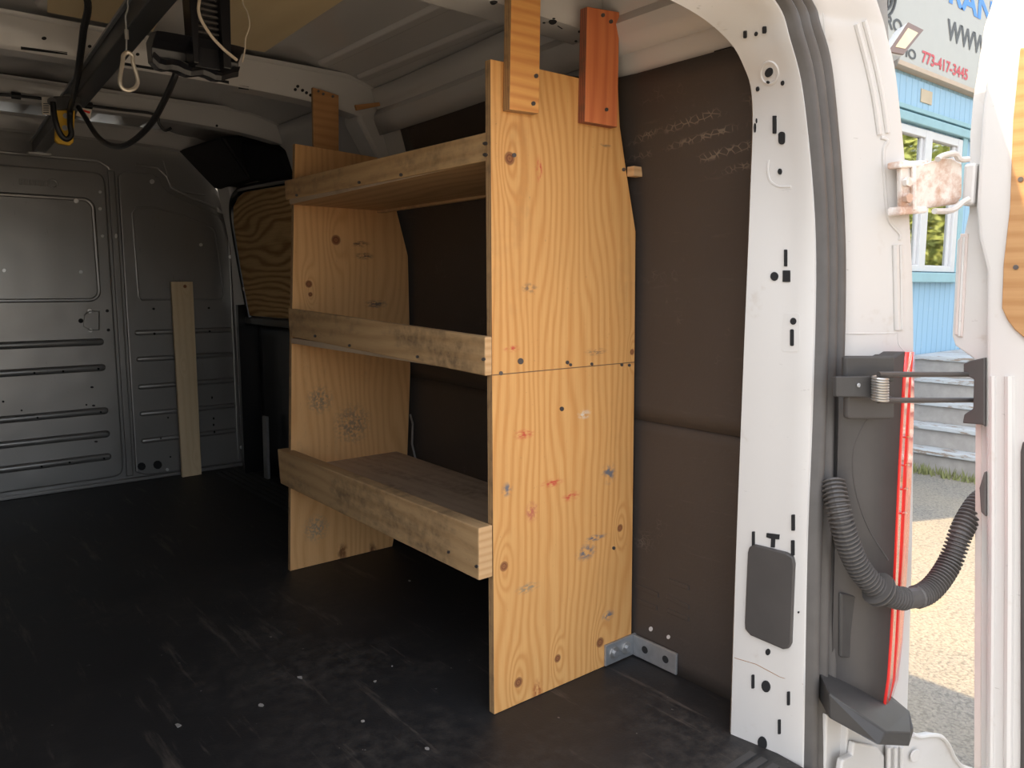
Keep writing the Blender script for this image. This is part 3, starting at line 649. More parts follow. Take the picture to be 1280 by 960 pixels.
MB().tube(catmull([hit(TLb, *q)[0] for q in ((1085, 520), (1066, 560), (1068, 610), (1085, 660), (1110, 700))], 5), .0025, 6).build('mould_line', M['greypl'], tl, smooth=True)
MB().prism([at(1047, 740, y=.785), at(1100, 748, y=.75), at(1103, 830, y=.745), at(1062, 822, y=.775), at(1047, 820, y=.782)], (0, -.008, 0)).build('lower_pocket', M['blackpl'], tl, .004)
for z0, py in enumerate((545, 580, 610, 640)):
    c_ = TR[2] if py < 580 else TR[3]
    xx = c_[3]+1.5-(py-c_[0])*.055
    q = [at(xx, py+2, y=.7195), at(xx+4, py, y=.724), at(xx+6, py+1.5, y=.731)]
    MB().tube(q, .0022, 5).build('painted_lens_reflection', redm, tl)  # red strokes: reflections in the lens built as shapes

# rear bumper step
bs = MB()
f = [at(1036, 866, y=.74), at(1108, 915, y=.655), at(1138, 916, y=.65), at(1142, 908, y=.66), at(1138, 890, y=.70), at(1110, 872, y=.735), at(1070, 866, y=.76)]
low = [at(1036, 898, y=.74), at(1098, 932, y=.655), at(1136, 934, y=.65), at(1142, 915, y=.66)]
zt = .02
bs.add([f[0], f[1], f[2], f[3], f[4], f[5], low[0], low[1], low[2], low[3], Vector((1.50, .80, f[0].z)), Vector((1.50, .80, low[0].z)), Vector((1.74, .80, f[5].z)), Vector((1.74, .80, low[3].z))],
       [[0, 1, 7, 6], [1, 2, 8, 7], [2, 3, 9, 8], [0, 10, 5, 1], [1, 5, 4, 2], [2, 4, 3], [5, 10, 12], [4, 5, 12], [3, 4, 12, 13, 9], [0, 6, 11, 10], [6, 7, 8, 9, 13, 11], [10, 11, 13, 12]])
bmp = bs.build('bumper_step', M['blackpl'], None, .004); tag(bmp, 'black plastic bumper step below the red tail light', 'bumper')
# white sheet metal below the step
MB().prism([at(1034, 893, y=.775), at(1064, 908, y=.775), at(1062, 990, y=.775), at(1030, 990, y=.775)], (0, .02, 0)).build('sill_panel', M['white'], jamb, .004)
MB().prism([at(1060, 905, y=.76), at(1118, 930, y=.76), at(1118, 1000, y=.76), at(1055, 1000, y=.76)], (0, .02, 0)).build('sill_panel', M['white'], jamb, .004)
MB().prism([at(1068, 928, y=.745), at(1098, 934, y=.745), at(1106, 945, y=.745), at(1106, 985, y=.745), at(1048, 985, y=.745), at(1054, 950, y=.745), at(1066, 944, y=.745)], (0, .014, 0)).build('tow_cover', M['white'], jamb, .004)
for px in (1111, 1119, 1127):
    MB().tube([at(px, 934, y=.735), at(px-1, 1000, y=.735)], .0045, 8).build('sill_rib', M['white'], jamb, smooth=True)

# ------------------------------------------------------------------ open rear door
d1 = thing('door_1', None, None, (1.80, .66, -.2)); d1['kind'] = 'structure'
def dx_(px, py, x): return at(px, py, x=x)
# outer flange sheet, then the raised inner frame
fl = [(1252, -60), (1241, 0), (1230, 33), (1222, 87), (1216, 122), (1212, 170), (1211, 265), (1205, 292), (1196, 300), (1190, 420), (1194, 432), (1222, 452), (1222, 520), (1220, 700), (1218, 990)]
A = [dx_(a, b, 1.83) for a, b in fl]
zs = [p_.z for p_ in A]
poly = A+[Vector((1.83, -.10, A[-1].z)), Vector((1.83, -.10, A[0].z))]
MB().prism(poly, (.03, 0, 0)).build('outer_skin', M['white'], d1, .003)
fr = [(1262, -60), (1250, 0), (1238, 60), (1226, 140), (1219, 260), (1222, 300), (1232, 340), (1231, 520), (1232, 700), (1230, 990)]
B = [dx_(a, b, 1.795) for a, b in fr]
poly = B+[Vector((1.795, -.08, B[-1].z)), Vector((1.795, -.08, B[0].z))]
MB().prism(poly, (.036, 0, 0)).build('inner_frame', M['white'], d1, .010, seg=3)
for px, r in ((1241, .006), (1262, .009)):
    MB().tube([dx_(px, 470, 1.795), dx_(px, 700, 1.795), dx_(px-2, 990, 1.795)], r, 8).build('pressed_bead', M['white'], d1, smooth=True)
wp = [(1275, 60), (1266, 150), (1262, 260), (1254, 330), (1252, 385), (1259, 400), (1268, 412), (1282, 424)]
C = [dx_(a, b, 1.787) for a, b in wp]
poly = C+[Vector((1.787, -.02, C[-1].z)), Vector((1.787, -.02, C[0].z))]
MB().prism(poly, (.010, 0, 0)).build('window_plywood', M['rearply'], d1, .002)
for q in ((1270, 334), (1276, 224)):
    a = dx_(*q, 1.787); MB().disc(a, (-1, 0, 0), .005, .002, 10).build('screw', M['screw'], d1)
C = [dx_(a, b, 1.788) for a, b in ((1278, 552), (1275, 565), (1275, 940), (1274, 990))]
MB().prism(C+[Vector((1.788, 0, C[-1].z)), Vector((1.788, 0, C[0].z))], (.010, 0, 0)).build('lower_trim', M['greypl'], d1, .003)
stripm = plain('pinkish_sealant_strip', (.60, .52, .48), .5)
MB().hexa([dx_(1200, 292, 1.826), dx_(1210, 292, 1.826), dx_(1203, 422, 1.826), dx_(1193, 418, 1.826)], (.006, 0, 0)).build('edge_strip', stripm, d1, .002)
MB().tube([dx_(1205, 296, 1.826), dx_(1199, 420, 1.826)], .003, 6).build('edge_bead', M['white'], d1)
MB().hexa([dx_(1219, 530, 1.828), dx_(1227, 530, 1.828), dx_(1226, 985, 1.828), dx_(1217, 985, 1.828)], (.006, 0, 0)).build('edge_strip', stripm, d1, .002)
# hinges
hg = thing('hinge', 'white upper hinge with rust stains between pillar and open rear door', 'hinge', at(1165, 260, y=.735))
def plate4(q, depth, name, mat, parent, bev=.004):
    return MB().hexa(q, depth).build(name, mat, parent, bev)
rust = NT('rust_stained_paint'); rr = rust.ramp(rust.noise(16, 5, rough=.7), .46, .62)
M['rust'] = rust.fin(rust.mix(rust.math('MULTIPLY', rr, .7), (.76, .71, .66), (.42, .20, .10)), .5)
h0 = [at(1143, 208, y=.735), at(1146, 262, y=.735), at(1196, 255, y=.700), at(1203, 246, y=.690), at(1203, 205, y=.690), at(1190, 197, y=.700), at(1176, 198, y=.706)]
MB().prism(h0, (.012, .012, 0)).build('leaf', M['rust'], hg, .004)
plate4([at(1126, 201, y=.742), at(1162, 200, y=.725), at(1162, 208, y=.722), at(1126, 210, y=.740)], (.004, .03, 0), 'knuckle', M['rust'], hg)
plate4([at(1126, 258, y=.742), at(1160, 257, y=.725), at(1160, 266, y=.722), at(1126, 269, y=.740)], (.004, .03, 0), 'knuckle', M['rust'], hg)
plate4([at(1126, 206, y=.745), at(1144, 206, y=.738), at(1145, 264, y=.738), at(1127, 266, y=.745)], (.004, .012, 0), 'fixed_leaf', M['rust'], hg)
MB().tube([at(1142.5, 208, y=.733), at(1142.5, 262, y=.733)], .005, 8).build('pin', M['rust'], hg, smooth=True)
for py in (228, 248): MB().disc(at(1132, py, y=.738), (-.3, -1, 0), .010, .010, 6).build('bolt', M['rust'], hg)
MB().tube(catmull([at(1172, 199, y=.70), at(1178, 195, y=.698), at(1193, 192, y=.69), at(1200, 199, y=.685), at(1211, 199, y=.675)], 4), .006, 8).build('door_lug', M['white'], hg, smooth=True)
MB().tube(catmull([at(1168, 264, y=.70), at(1190, 263, y=.695), at(1203, 253, y=.685), at(1212, 248, y=.675)], 4), .006, 8).build('door_lug', M['white'], hg, smooth=True)
MB().box(1.80, 1.835, .675, .700, at(1205, 255, y=.68).z, at(1205, 200, y=.68).z).build('door_leaf', M['white'], hg, .006)
lh = thing('hinge', 'white curved lower hinge arm beside the black bumper step', 'hinge', at(1165, 955, y=.70))
curve = [(1140, 918), (1150, 921), (1162, 919), (1176, 921), (1185, 931), (1192, 946), (1202, 958), (1214, 962)]
cp = [at(a, b, y=.735-.0006*(a-1140)) for a, b in curve]
MB().prism(cp+[at(1214, 1010, y=.69), at(1108, 1010, y=.745), at(1110, 935, y=.745), at(1132, 930, y=.738)], (.012, .014, 0)).build('arm', M['white'], lh, .004)
MB().tube(catmull(cp, 4), .006, 8).build('rolled_edge', M['white'], lh, smooth=True)
MB().disc(at(1143, 944, y=.727), (-.3, -1, 0), .016, .004).build('boss', M['white'], lh, .002)

# door check: bracket, spring and two rods to the door plate
dc = thing('door_check', 'black door check with coil spring and twin rods joining pillar to open door', 'door check', at(1100, 520, y=.75))
yc = lambda px: .772-(px-1046)*.00085
MB().prism([at(*q, y=yc(q[0])) for q in rrect(1058, 445, 1119, 478, 4)], (0, .012, 0)).build('upper_bracket', M['blackpl'], dc, .004)
MB().prism([at(*q, y=yc(q[0])) for q in rrect(1060, 495, 1119, 524, 4)], (0, .012, 0)).build('lower_bracket', M['greypl'], dc, .004)
MB().prism([at(*q, y=yc(q[0])-.012) for q in ((1046, 471), (1092, 470), (1092, 497), (1046, 496))], (0, .01, 0)).build('arm_plate', M['blackpl'], dc, .002)
MB().disc(at(1072.5, 481.5, y=yc(1072.5)-.012), (0, -1, 0), .004, .003, 10).build('rivet', M['pin'], dc)
c0, c1 = at(1100, 471, y=.706), at(1100, 501, y=.706)
sprp = []
for k in range(12*9+1):
    t = k/(12*9); a = 2*math.pi*9*t; p0 = c0.lerp(c1, t); sprp.append(p0+Vector((.014*math.cos(a), .014*math.sin(a), 0)))
MB().tube(sprp, .0025, 6).build('spring', M['steel'], dc, smooth=True)
for y0, y1 in ((468, 468), (500.5, 500)):
    MB().tube([at(1098, y0, y=.708), at(1112, y0, y=.700), at(1222, y1, y=.655)], .0055, 8).build('rod', M['greypl'], dc, smooth=True)
pp = [(1204, 455), (1212, 451), (1231, 447), (1231, 534), (1228, 531), (1203, 529), (1205, 518), (1216, 511), (1217, 474), (1204, 468)]
MB().prism([at(*q, x=1.79) for q in pp], (.02, 0, 0)).build('door_plate', M['greypl'], dc, .003)

# corrugated wiring conduit
hs_ = thing('wiring_conduit', 'black corrugated rubber conduit looping from pillar to open rear door', 'conduit', at(1130, 755, y=.70))
cv = [at(1040, 600, y=.790), at(1049, 640, y=.762), at(1060, 680, y=.746), at(1078, 716, y=.728), at(1105, 741, y=.703), at(1134, 748, y=.685), at(1162, 738, y=.672), at(1186, 706, y=.662), at(1203, 662, y=.655), at(1222, 630, y=.648), at(1240, 618, y=.640)]
ln = resample(cv, 340)
rad = [.0215+.0032*(1 if (i//2) % 2 else -1)*(1 if not (158 < i < 178) else .0) for i in range(340)]
MB().tube(ln, rad, 14).build('sleeve', M['rubber'], hs_, smooth=False)
i0 = 118
MB().tube(ln[i0:i0+8], [.022, .036, .036, .026, .026, .036, .036, .022], 18).build('collar', M['rubber'], hs_, smooth=True)
MB().prism([at(*q, x=1.79) for q in ((1224, 610), (1230, 590), (1232, 590), (1232, 646), (1226, 640))], (.014, 0, 0)).build('door_boot', M['rubber'], hs_, .003)

# ------------------------------------------------------------------ ceiling hardware
rl = thing('ceiling_rail', 'long dark steel channel rail hanging lengthways under the roof bows', 'rail', (.55, 2.4, 1.58))
def rx(y): return .431+.0545*y
rm = plain('dark_steel_rail', (.060, .062, .065), .38, .5, vs=30)
MB().hexa([(rx(.95)-.024, .95, 1.588), (rx(.95)+.026, .95, 1.588), (rx(.95)+.026, .95, 1.634), (rx(.95)-.024, .95, 1.634)], (rx(4.13)-rx(.95), 3.18, 0)).build('channel', rm, rl, .003)
MB().hexa([(rx(.95)-.034, .95, 1.630), (rx(.95)-.024, .95, 1.630), (rx(.95)-.024, .95, 1.637), (rx(.95)-.034, .95, 1.637)], (rx(4.13)-rx(.95), 3.18, 0)).build('side_flange', M['galv'], rl, .001)
e0 = Vector((rx(4.12), 4.12, 1.60))
MB().box(e0.x-.045, e0.x+.045, 4.10, 4.135, 1.578, 1.588).build('end_bracket', M['steel'], rl, .002)
MB().box(e0.x-.012, e0.x+.012, 4.09, 4.10, 1.585, 1.65).build('end_bolt', M['steel'], rl, .002)
# ribbed hanger
hn = thing('ceiling_hanger', 'black plastic hanger with ribbed upright and wide cradle under the roof', 'hanger', (.63, 1.9, 1.47))
HX0, HX1 = .533, .726
pro = [(1.845, 1.545), (1.875, 1.532), (1.895, 1.520), (1.90, 1.503), (1.88, 1.497), (1.895, 1.487), (1.90, 1.476), (1.935, 1.480), (1.945, 1.54), (1.90, 1.552)]
seg = []
for k in range(15):
    x = HX0+(HX1-HX0)*k/14; e = .014*(abs(k-7)/7)**6; wv = .004*math.sin(k*1.35)
    seg.append([Vector((x, 1.90+(y-1.90)*(1-e*8), z-(0 if z > 1.50 else -e+wv))) for y, z in pro])
hm = MB(); n_ = len(pro)
hm.add([p_ for r_ in seg for p_ in r_], [[i*n_+k, i*n_+(k+1) % n_, (i+1)*n_+(k+1) % n_, (i+1)*n_+k] for i in range(14) for k in range(n_)]+[list(range(n_)), list(range(14*n_+n_-1, 14*n_-1, -1))])
hm.build('cradle', M['blackgl'], hn, .003, smooth=False)
for xa, xb, w_ in ((.606, .618, .04), (.672, .690, .05)):
    MB().hexa([(xa, 1.845, 1.490), (xb, 1.845, 1.490), (xb+.006, 1.845, 1.76), (xa-.006, 1.845, 1.76)], (0, .05, 0)).build('side_flange', M['blackgl'], hn, .002)
MB().box(.612, .680, 1.872, 1.884, 1.49, 1.76).build('web', M['blackgl'], hn, .001)
for k in range(7): MB().box(.618, .672, 1.862, 1.872, 1.562+.0125*k, 1.567+.0125*k).build('rib', M['greypl'], hn, .001)
MB().tube([(.645, 1.85, 1.665), (.645, 1.89, 1.665)], .017, 14).build('pulley', M['steel'], hn, .003)
# carabiner on its wire
cbn = thing('carabiner', 'steel snap hook hanging on a thin wire from the roof', 'snap hook', (.48, 1.9, 1.42))
cp_ = [at(*q, y=1.90) for q in ((158, 66), (154, 70), (153.5, 76), (151, 92), (150, 104), (154, 111), (161, 113), (168, 110.5), (172, 104), (171, 94), (166, 78), (166, 71), (162, 66.5))]
MB().tube(catmull(cp_, 4, True), .0045, 8, closed=True).build('body', plain('dull_zinc', (.62, .55, .45), .35, .6), cbn, smooth=True)
tw = plain('cream_cord', (.62, .52, .40), .7)
MB().tube(catmull([at(158, 67, y=1.90), at(158, 40, y=1.90), at(157, 20, y=1.90), at(160, 0, y=1.90), (.489, 1.90, 1.765)], 4), .0018, 6).build('wire', M['galv'], cbn)
MB().tube([at(158, 37, y=1.90), at(158.5, 49, y=1.90)], .0042, 8).build('ferrule', M['steel'], cbn)
for lab, pts, r in (('cream cord looping from the ribbed hanger down to its cradle', [(.655, 1.86, 1.757), at(250, -6, y=1.84), at(249, 18, y=1.838), at(262, 42, y=1.835), at(278, 60, y=1.835), at(296, 75, y=1.85)], .0035), ('thin frayed wire dangling beside the ribbed hanger', [(.73, 1.88, 1.757), at(303, 0, y=1.88), at(309, 15, y=1.87), at(312, 32, y=1.86), at(307, 48, y=1.86), at(306, 62, y=1.86), at(303, 78, y=1.86)], .0016)):
    tag(MB().tube(catmull(pts, 6), r, 6).build('cord', tw, smooth=True), lab, 'cord')
# control pendant with its cards
pd = thing('hoist_pendant', 'yellow tagged black switch box hanging from the rail', 'pendant', (.535, 2.85, 1.43))
yel = plain('yellow_tag', (.80, .46, .03), .45)
MB().prism([at(*q, y=2.84) for q in ((70, 134), (94, 136), (92, 178), (88, 181.5), (73, 179), (69, 175))], (0, .022, 0)).build('tag_plate', yel, pd, .003)
MB().prism([at(*q, y=2.825) for q in rrect(66, 120, 102, 137, 3)], (0, .05, 0)).build('switch_box', M['blackpl'], pd, .004)
for q in ((65, 127), (97, 134)): MB().tube([at(*q, y=2.81), at(*q, y=2.87)], .013, 12).build('cable_gland', M['blackpl'], pd, smooth=True)
for q in ((82, 145), (81, 160)): MB().disc(at(*q, y=2.84), (0, -1, 0), .008, .004).build('screw', M['steel'], pd)
MB().box(.53, .56, 2.83, 2.87, 1.575, 1.59).build('rail_clamp', M['blackpl'], pd)
card = plain('printed_card', (.70, .64, .55), .6, var=.05)
c1_ = MB().prism([at(*q, y=2.855) for q in ((52, 121), (63, 121), (63, 144), (53, 143))], (0, .0015, 0)).build('warning_card', card, pd)
for k in range(5): MB().prism([at(*q, y=2.853) for q in ((54, 129+2.7*k), (61, 129+2.7*k), (61, 130.2+2.7*k), (54, 130.2+2.7*k))], (0, .001, 0)).build('print_line', M['greypl'], c1_)
c2_ = MB().prism([at(*q, y=2.855) for q in ((99, 134), (115, 137), (112, 151), (95, 144))], (0, .0015, 0)).build('warning_card', card, pd)
MB().prism([at(*q, y=2.853) for q in ((104, 137), (113, 139.5), (112, 142), (103, 139))], (0, .001, 0)).build('print_line', redm, c2_)
# cables
def cable(name, label, pts, r, cat='cable', sg=8): return tag(MB().tube(catmull(pts, 8), r, sg).build(name, M['cable'], smooth=True), label, cat)
cable('power_cable', 'thick black cable dropping beside the rail to the yellow tag', [(.40, 2.16, 1.744), at(108, -3, y=2.18), at(104, 40, y=2.26), at(99, 80, y=2.38), at(93, 115, y=2.60), at(88, 135, y=2.78), at(87.5, 155, y=2.79), at(89, 168, y=2.79), at(83, 174, y=2.79), at(75, 167, y=2.79), at(69, 150, y=2.79), at(66, 128, y=2.80)], .0085)
cable('pendant_cable', 'black cable sagging between the yellow pendant and the ribbed hanger', [at(98, 134, y=2.80), at(106, 146, y=2.72), at(120, 168, y=2.6), at(134, 180, y=2.45), at(152, 183, y=2.3), at(172, 172, y=2.2), at(192, 150, y=2.1), at(208, 120, y=2.0), at(217, 100, y=1.95), at(222, 86, y=1.93)], .0075)
cable('roof_wire', 'thin black wire clipped along the front roof bow', [at(-30, 116, y=3.38), at(0, 118, y=3.39), at(20, 119.5, y=3.385), at(50, 123, y=3.39), at(110, 131.5, y=3.385), at(150, 137, y=3.39), at(193, 143, y=3.385), at(199, 155, y=3.39), at(206, 163, y=3.39), at(214, 160, y=3.39)], .0055, 'wire')
rw = bpy.data.objects['roof_wire']
for q in ((20, 119.5), (110, 131.5)):
    c_ = at(*q, y=3.385); MB().tube([c_+Vector((-.014, 0, 0)), c_+Vector((.014, 0, 0))], .013, 10).build('clip', M['cable'], rw)
# orange rag end tucked on the bow corner
ob = MB().hexa([at(444, 131, y=2.56), at(480, 127, y=2.55), at(482, 131, y=2.55), at(446, 138, y=2.56)], (0, .01, 0)).build('wood_wedge', M['strap_b'], None, .002)
tag(ob, 'short brown wooden wedge jammed at the end of the roof bow', 'wedge')

# ------------------------------------------------------------------ flakes on the floor
flk = plain('pale_flake', (.34, .32, .29), .7)
FL = ['largest pale ragged flake out on the open black floor', 'rounded white flake on the floor beside the bright side panel', 'tiny pale flake between the rounded flake and the lowest shelf', 'tiniest pale speck of flake on the floor before the shelves', 'lone pale flake on the floor underneath the lowest shelf', 'pale flake on the floor below the foot of the bright side panel', 'dull flake on a scuffed streak of the open black floor', 'dull grey flake midway across the black floor']
for i, (px, py, r) in enumerate(((223, 907, 7), (453, 902, 4.5), (469, 852, 3), (490, 833, 2), (512, 726, 3), (534, 936, 5), (326, 882, 5), (375, 847, 5))):
    c_ = at(px, py, z=0); n_ = 7
    pts = []
    for k in range(n_):
        a = 2*math.pi*k/n_; rr_ = r*random.uniform(.4, .9)
        q = at(px+rr_*math.cos(a), py+rr_*.55*math.sin(a), z=.0008); pts.append(q)
    tag(MB().prism(pts, (0, 0, .0015)).build('paint_flake', flk), FL[i], 'flake', 'flakes on the van floor')

# ------------------------------------------------------------------ outside
GZ = -.60
def gravel():
    t = NT('gravel'); n1 = t.noise(55, 4, rough=.75); n2 = t.noise(1.3, 3)
    v = t.n('TexVoronoi', feature='F1', i_Vector=t.obj(), i_Scale=75)
    c = t.mix(t.ramp(n1, .3, .7), (.165, .15, .125), (.32, .285, .235))
    c = t.mix(t.math('MULTIPLY', t.ramp(v.outputs['Distance'], .55, .8), .6), c, (.10, .09, .08))
    c = t.mix(t.math('MULTIPLY', t.ramp(n2, .4, .7), .25), c, (.42, .34, .22))
    b = t.blob((4.05, 1.72, GZ), .34, (1, 1.6, 1)); c = t.mix(t.math('MULTIPLY', b, .5), c, (.42, .33, .06))
    t.bump(v.outputs['Distance'], .5, .01)
    return t.fin(c, .9)
gr = MB().grid([[(x, y, GZ) for x in [-40+8*k for k in range(14)]] for y in [-40+8*k for k in range(10)]]).build('ground', gravel()); tag(gr, kind='structure')

YF = 3.30
bld = thing('building', 'light blue wooden office building with white windows beyond the open door', 'building', (8, YF, GZ))
def siding():
    t = NT('blue_siding'); X = t.xyz(); s = t.math('SINE', t.math('MULTIPLY', X[0], 55))
    c = t.mix(t.ramp(s, .86, .99), (.28, .46, .60), (.19, .34, .46))
    c = t.mix(t.math('MULTIPLY', t.ramp(t.noise(7, 5, rough=.7), .62, .72), .5), c, (.50, .58, .60))
    t.bump(s, .25, .006); return t.fin(c, .6)
M['siding'] = siding()
tealm = plain('teal_trim', (.25, .42, .46), .6); wf = plain('white_window_frame', (.58, .58, .58), .4, var=.06)
wx0, wx1, wz0, wz1 = 6.55, 8.36, 1.13, 2.40
mb = MB()
mb.box(3.0, wx0, YF, YF+.2, GZ, 5.2); mb.box(wx1, 15, YF, YF+.2, GZ, 5.2); mb.box(wx0, wx1, YF, YF+.2, GZ, wz0); mb.box(wx0, wx1, YF, YF+.2, wz1, 5.2)
mb.build('front_wall', M['siding'], bld)
MB().box(3.0, 15, YF+.205, 9, GZ, 5.2).build('building_core', plain('dark_room', (.05, .05, .05), .8), bld)
def wb(n, x0, x1, z0, z1, y0=YF-.03, y1=YF+.02, mat=None, bev=.006): return MB().box(x0, x1, y0, y1, z0, z1).build(n, mat or wf, wnd, bev)
wnd = MB().box(wx0, wx1, YF+.006, YF+.012, wz0, wz1).build('window', None or wf, bld)
gl = NT('dark_window_glass'); gl.fin((.50, .52, .50), .03, 1.0)
mx = 7.62
wnd.data.materials[0] = gl.m
for a in ((wx0, wx1, wz1-.07, wz1), (wx0, wx1, wz0, wz0+.06), (wx0, mx, 2.04, 2.10)): wb('window_rail', *a)
for a in ((wx0, wx0+.07, wz0, wz1), (wx1-.10, wx1, wz0, wz1), (mx-.07, mx+.07, wz0, wz1)): wb('window_stile', *a, YF-.034, YF+.022)
wb('window_sash', mx+.07, mx+.11, wz0+.06, wz1-.07, YF-.012, YF+.01); wb('window_sash', wx1-.16, wx1-.10, wz0+.06, wz1-.07, YF-.012, YF+.01); wb('window_sash', mx-.12, mx-.07, wz0+.06, wz1-.07, YF-.012, YF+.01)
MB().box(wx0-.1, wx1+.1, YF-.10, YF, wz0-.10, wz0-.01).build('window_sill', tealm, bld, .008)
MB().box(wx1, wx1+.10, YF-.04, YF, wz0, wz1+.05).build('window_casing', tealm, bld, .006)
MB().box(wx0-.1, wx1+.5, YF-.06, YF, wz1+.02, wz1+.10).build('window_head', tealm, bld, .008)
MB().box(5.5, 9.6, YF-.025, YF, 2.56, 2.80).build('fascia_panel', M['siding'], bld, .004)
MB().box(5.5, 9.6, YF-.05, YF, 2.52, 2.56).build('fascia_ledge', tealm, bld, .004)
fa = at(1152, 106, y=YF-.03); fb = at(1164, 136, y=YF-.03)
MB().box(fa.x, fb.x, YF-.035, YF-.025, fb.z+.03, fa.z-.03).build('bare_wood_patch', plain('weathered_patch', (.50, .42, .30), .8), bld, .004)
# sign
sg = thing('shop_sign', 'large white sign board with blue black and red lettering on the building', 'sign', (8, YF, 2.85))
MB().box(5.2, 12, YF-.06, YF, 2.875, 4.6).build('board', plain('sign_white', (.42, .42, .38), .5, var=.04), sg, .004)
MB().box(5.2, 12, YF-.09, YF, 2.835, 2.875).build('sign_edge', plain('sign_edge_tan', (.50, .40, .30), .7), sg, .003)
def text(body, px, py, top, wpx, mat, name):
    a = at(px, py, y=YF-.062); b = at(px, top, y=YF-.062); e = at(wpx, py+(wpx-px)*.45, y=YF-.062)
    cu = bpy.data.curves.new(name, 'FONT'); cu.body = body; cu.size = 1; cu.extrude = .0; cu.offset = .028
    to = bpy.data.objects.new(name, cu); COL.objects.link(to)
    bpy.context.view_layer.update()
    me = bpy.data.meshes.new_from_object(to.evaluated_get(bpy.context.evaluated_depsgraph_get()))
    bpy.data.objects.remove(to)
    xs = [v.co.x for v in me.vertices]; ys_ = [v.co.y for v in me.vertices]
    w_, h_ = max(xs)-min(xs), max(ys_)-min(ys_); X0, Y0 = min(xs), min(ys_)
    H_ = b.z-a.z; W_ = e.x-a.x
    for v in me.vertices: v.co = Vector((a.x+(v.co.x-X0)/w_*W_, YF-.064, a.z+(v.co.y-Y0)/h_*H_))
    me.materials.append(mat); me.name = name
    o = bpy.data.objects.new(name, me); COL.objects.link(o); o.parent = sg; o.matrix_parent_inverse = Matrix.Translation(-Vector(sg.location)); return o
inkk = plain('sign_black', (.05, .05, .045), .5); inkb = plain('sign_blue', (.05, .24, .68), .5); inkr = plain('sign_red', (.52, .05, .06), .5)
text('WWW.', 1183, 49, 22, 1234, inkk, 'black_lettering')
text('773-417-3445', 1152, 78, 62, 1209, inkr, 'red_lettering')
text('RAN', 1186, 3, -30, 1240, inkb, 'blue_lettering')
text('APPRO', 1080, 22, 4, 1127, inkk, 'black_lettering')
text('IO', 1132, 71, 58, 1144.5, inkk, 'black_lettering')
ec = at(1105, -12, y=YF-.063)
for r_ in (.20, .15): MB().tube([(ec.x+r_*math.cos(t), YF-.066, ec.z+r_*math.sin(t)) for t in [k*.2618 for k in range(24)]], .012, 6, closed=True).build('round_emblem', inkk, sg)
for k in range(7):
    xk = ec.x-.12+.04*k; hh = math.sqrt(max(.001, .0196-(xk-ec.x)**2)); MB().box(xk-.008, xk+.008, YF-.066, YF-.06, ec.z-hh, ec.z+hh).build('emblem_bar', inkk, sg)
# floodlight
fl_ = thing('floodlight', 'square white floodlight on an arm in front of the sign', 'floodlight', at(1112, 78, y=YF-.05))
q4 = [at(1108, 66, y=2.75), at(1128, 70, y=2.72), at(1154, 38, y=2.75), at(1134, 28, y=2.78)]
cen = sum(q4, Vector())/4
nrm = (q4[1]-q4[0]).cross(q4[3]-q4[0]).normalized()
if nrm.y > 0: nrm = -nrm
MB().prism([cen+(a-cen)*.98 for a in q4], -nrm*.10).build('housing', wf, fl_, .01)
MB().prism([cen+(a-cen)*.96 for a in q4], nrm*.012).build('bezel', plain('brown_bezel', (.20, .13, .10), .5), fl_, .003)
MB().prism([cen+(a-cen)*.62+nrm*.012 for a in q4], nrm*.004).build('lamp_glass', plain('amber_lamp_glass', (.75, .58, .34), .25), fl_, .002)
MB().tube([cen-nrm*.09, at(1116, 76, y=2.95), at(1110, 84, y=YF)], .045, 8).build('arm', plain('grey_arm', (.26, .23, .21), .5), fl_, smooth=True)
# wooden steps
def tread():
    t = NT('peeling_step_paint'); f_ = t.ramp(t.noise(6, 5, t.map((2, 1, 6)), rough=.7), .52, .60)
    return t.fin(t.mix(f_, (.46, .47, .47), (.27, .21, .16)), .75)
trm = tread(); rsm = plain('weathered_riser', (.34, .31, .28), .8, var=.3, vs=12)
stp = thing('wooden_steps', 'weathered grey wooden steps with peeling paint below the blue wall', 'steps', (7.3, 2.4, GZ))
for k in range(5):
    x0 = 6.98+.16*k; zt_ = GZ+.19*(k+1)
    MB().hexa([(x0, YF-.012, zt_-.04), (x0+.20, YF-.012, zt_-.04), (x0+.20, YF-.012, zt_), (x0, YF-.012, zt_)], (.06, -2.2, 0)).build('tread', trm, stp, .006)
    MB().hexa([(x0+.03, YF-.012, zt_-.19), (x0+.055, YF-.012, zt_-.19), (x0+.055, YF-.012, zt_-.04), (x0+.03, YF-.012, zt_-.04)], (.06, -2.2, 0)).build('riser', rsm, stp, .003)
MB().hexa([(7.82, YF-.012, GZ), (9.6, YF-.012, GZ), (9.6, YF-.012, GZ+.95), (7.82, YF-.012, GZ+.95)], (.06, -2.2, 0)).build('landing', trm, stp, .006)
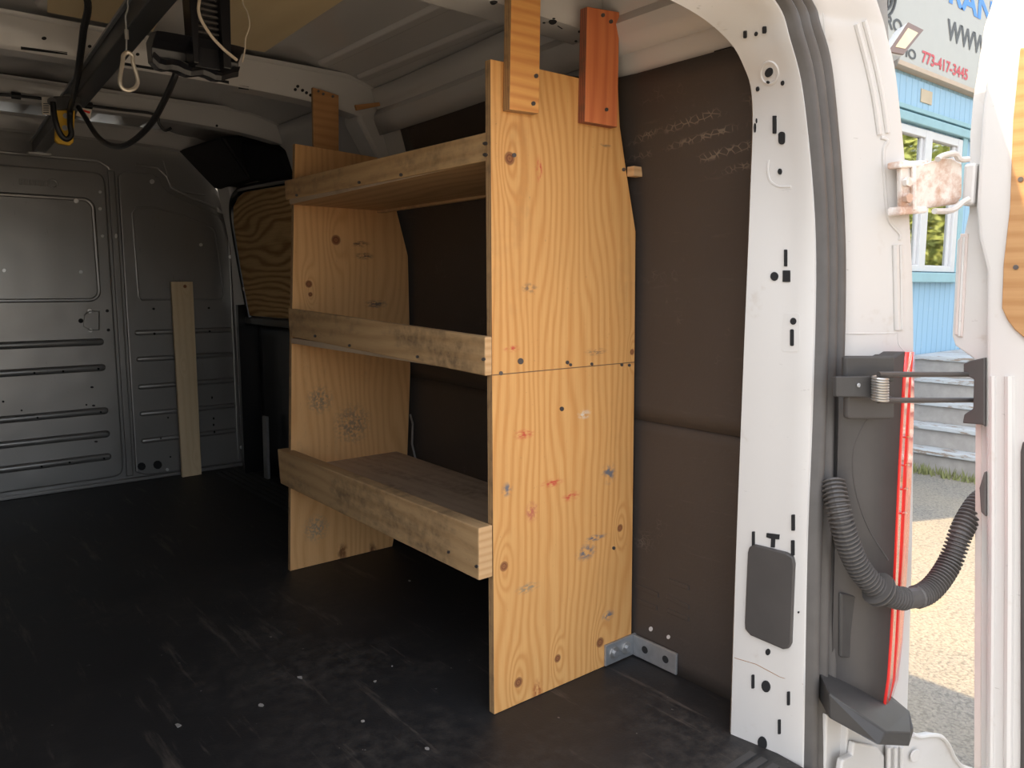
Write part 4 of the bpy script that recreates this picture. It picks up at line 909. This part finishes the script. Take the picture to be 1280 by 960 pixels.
# small weeds at the foot of the steps
weedm = plain('dry_weed', (.22, .23, .09), .8, var=.4)
wd = MB()
for k in range(420):
    x = random.uniform(6.84, 6.99); y = random.uniform(1.6, 3.2); h_ = random.uniform(.03, .10); a = random.uniform(0, 6.28)
    d_ = Vector((math.cos(a), math.sin(a), 0)); b_ = Vector((x, y, GZ)); wd.add([b_, b_+d_*.02, b_+d_*.03+Vector((0, 0, h_))], [[0, 1, 2]])
tag(wd.build('weeds', weedm), 'thin dry weeds growing along the foot of the wooden steps', 'weeds', kind='stuff')
# trees across the yard, seen mirrored in the office window
lfm = NT('leaf_green'); lfm.fin(lfm.mix(lfm.noise(1.5, 3), (.10, .16, .03), (.38, .38, .10)), .6); bark = plain('bark', (.16, .11, .07), .9)
for i, (tx, ty, hh, rr_) in enumerate(((20, -2.2, 6.5, 2.5), (25.5, -5.0, 7.5, 2.9), (18.5, -8.0, 6.0, 2.4), (26, 1.0, 7.0, 2.6), (31.5, -2.5, 8, 2.8))):
    t_ = thing('tree', 'leafy green tree across the yard mirrored in the office window', 'tree', (tx, ty, GZ), 'trees across the yard')
    MB().tube([(tx, ty, GZ), (tx+.1, ty, GZ+hh*.35), (tx, ty+.1, GZ+hh*.7)], [.2, .15, .06], 8).build('trunk', bark, t_, smooth=True)
    cr = MB()
    for k in range(5200):
        while True:
            v = Vector((random.uniform(-1, 1), random.uniform(-1, 1), random.uniform(-1, 1)))
            if .25 < v.length < 1: break
        v *= (.75+.25*math.sin(v.x*9+i)*math.sin(v.y*8)*math.sin(v.z*7+1))
        c_ = Vector((tx+v.x*rr_, ty+v.y*rr_, GZ+hh*.56+v.z*hh*.50))
        a = Vector((random.gauss(0, 1), random.gauss(0, 1), random.gauss(0, 1))).normalized(); b_ = a.orthogonal().normalized(); s_ = random.uniform(.07, .15)
        cr.add([c_+a*s_, c_+b_*s_*.5, c_-a*s_, c_-b_*s_*.5], [[0, 1, 2, 3]])
    tag(cr.build('foliage', lfm.m, t_), kind='stuff')
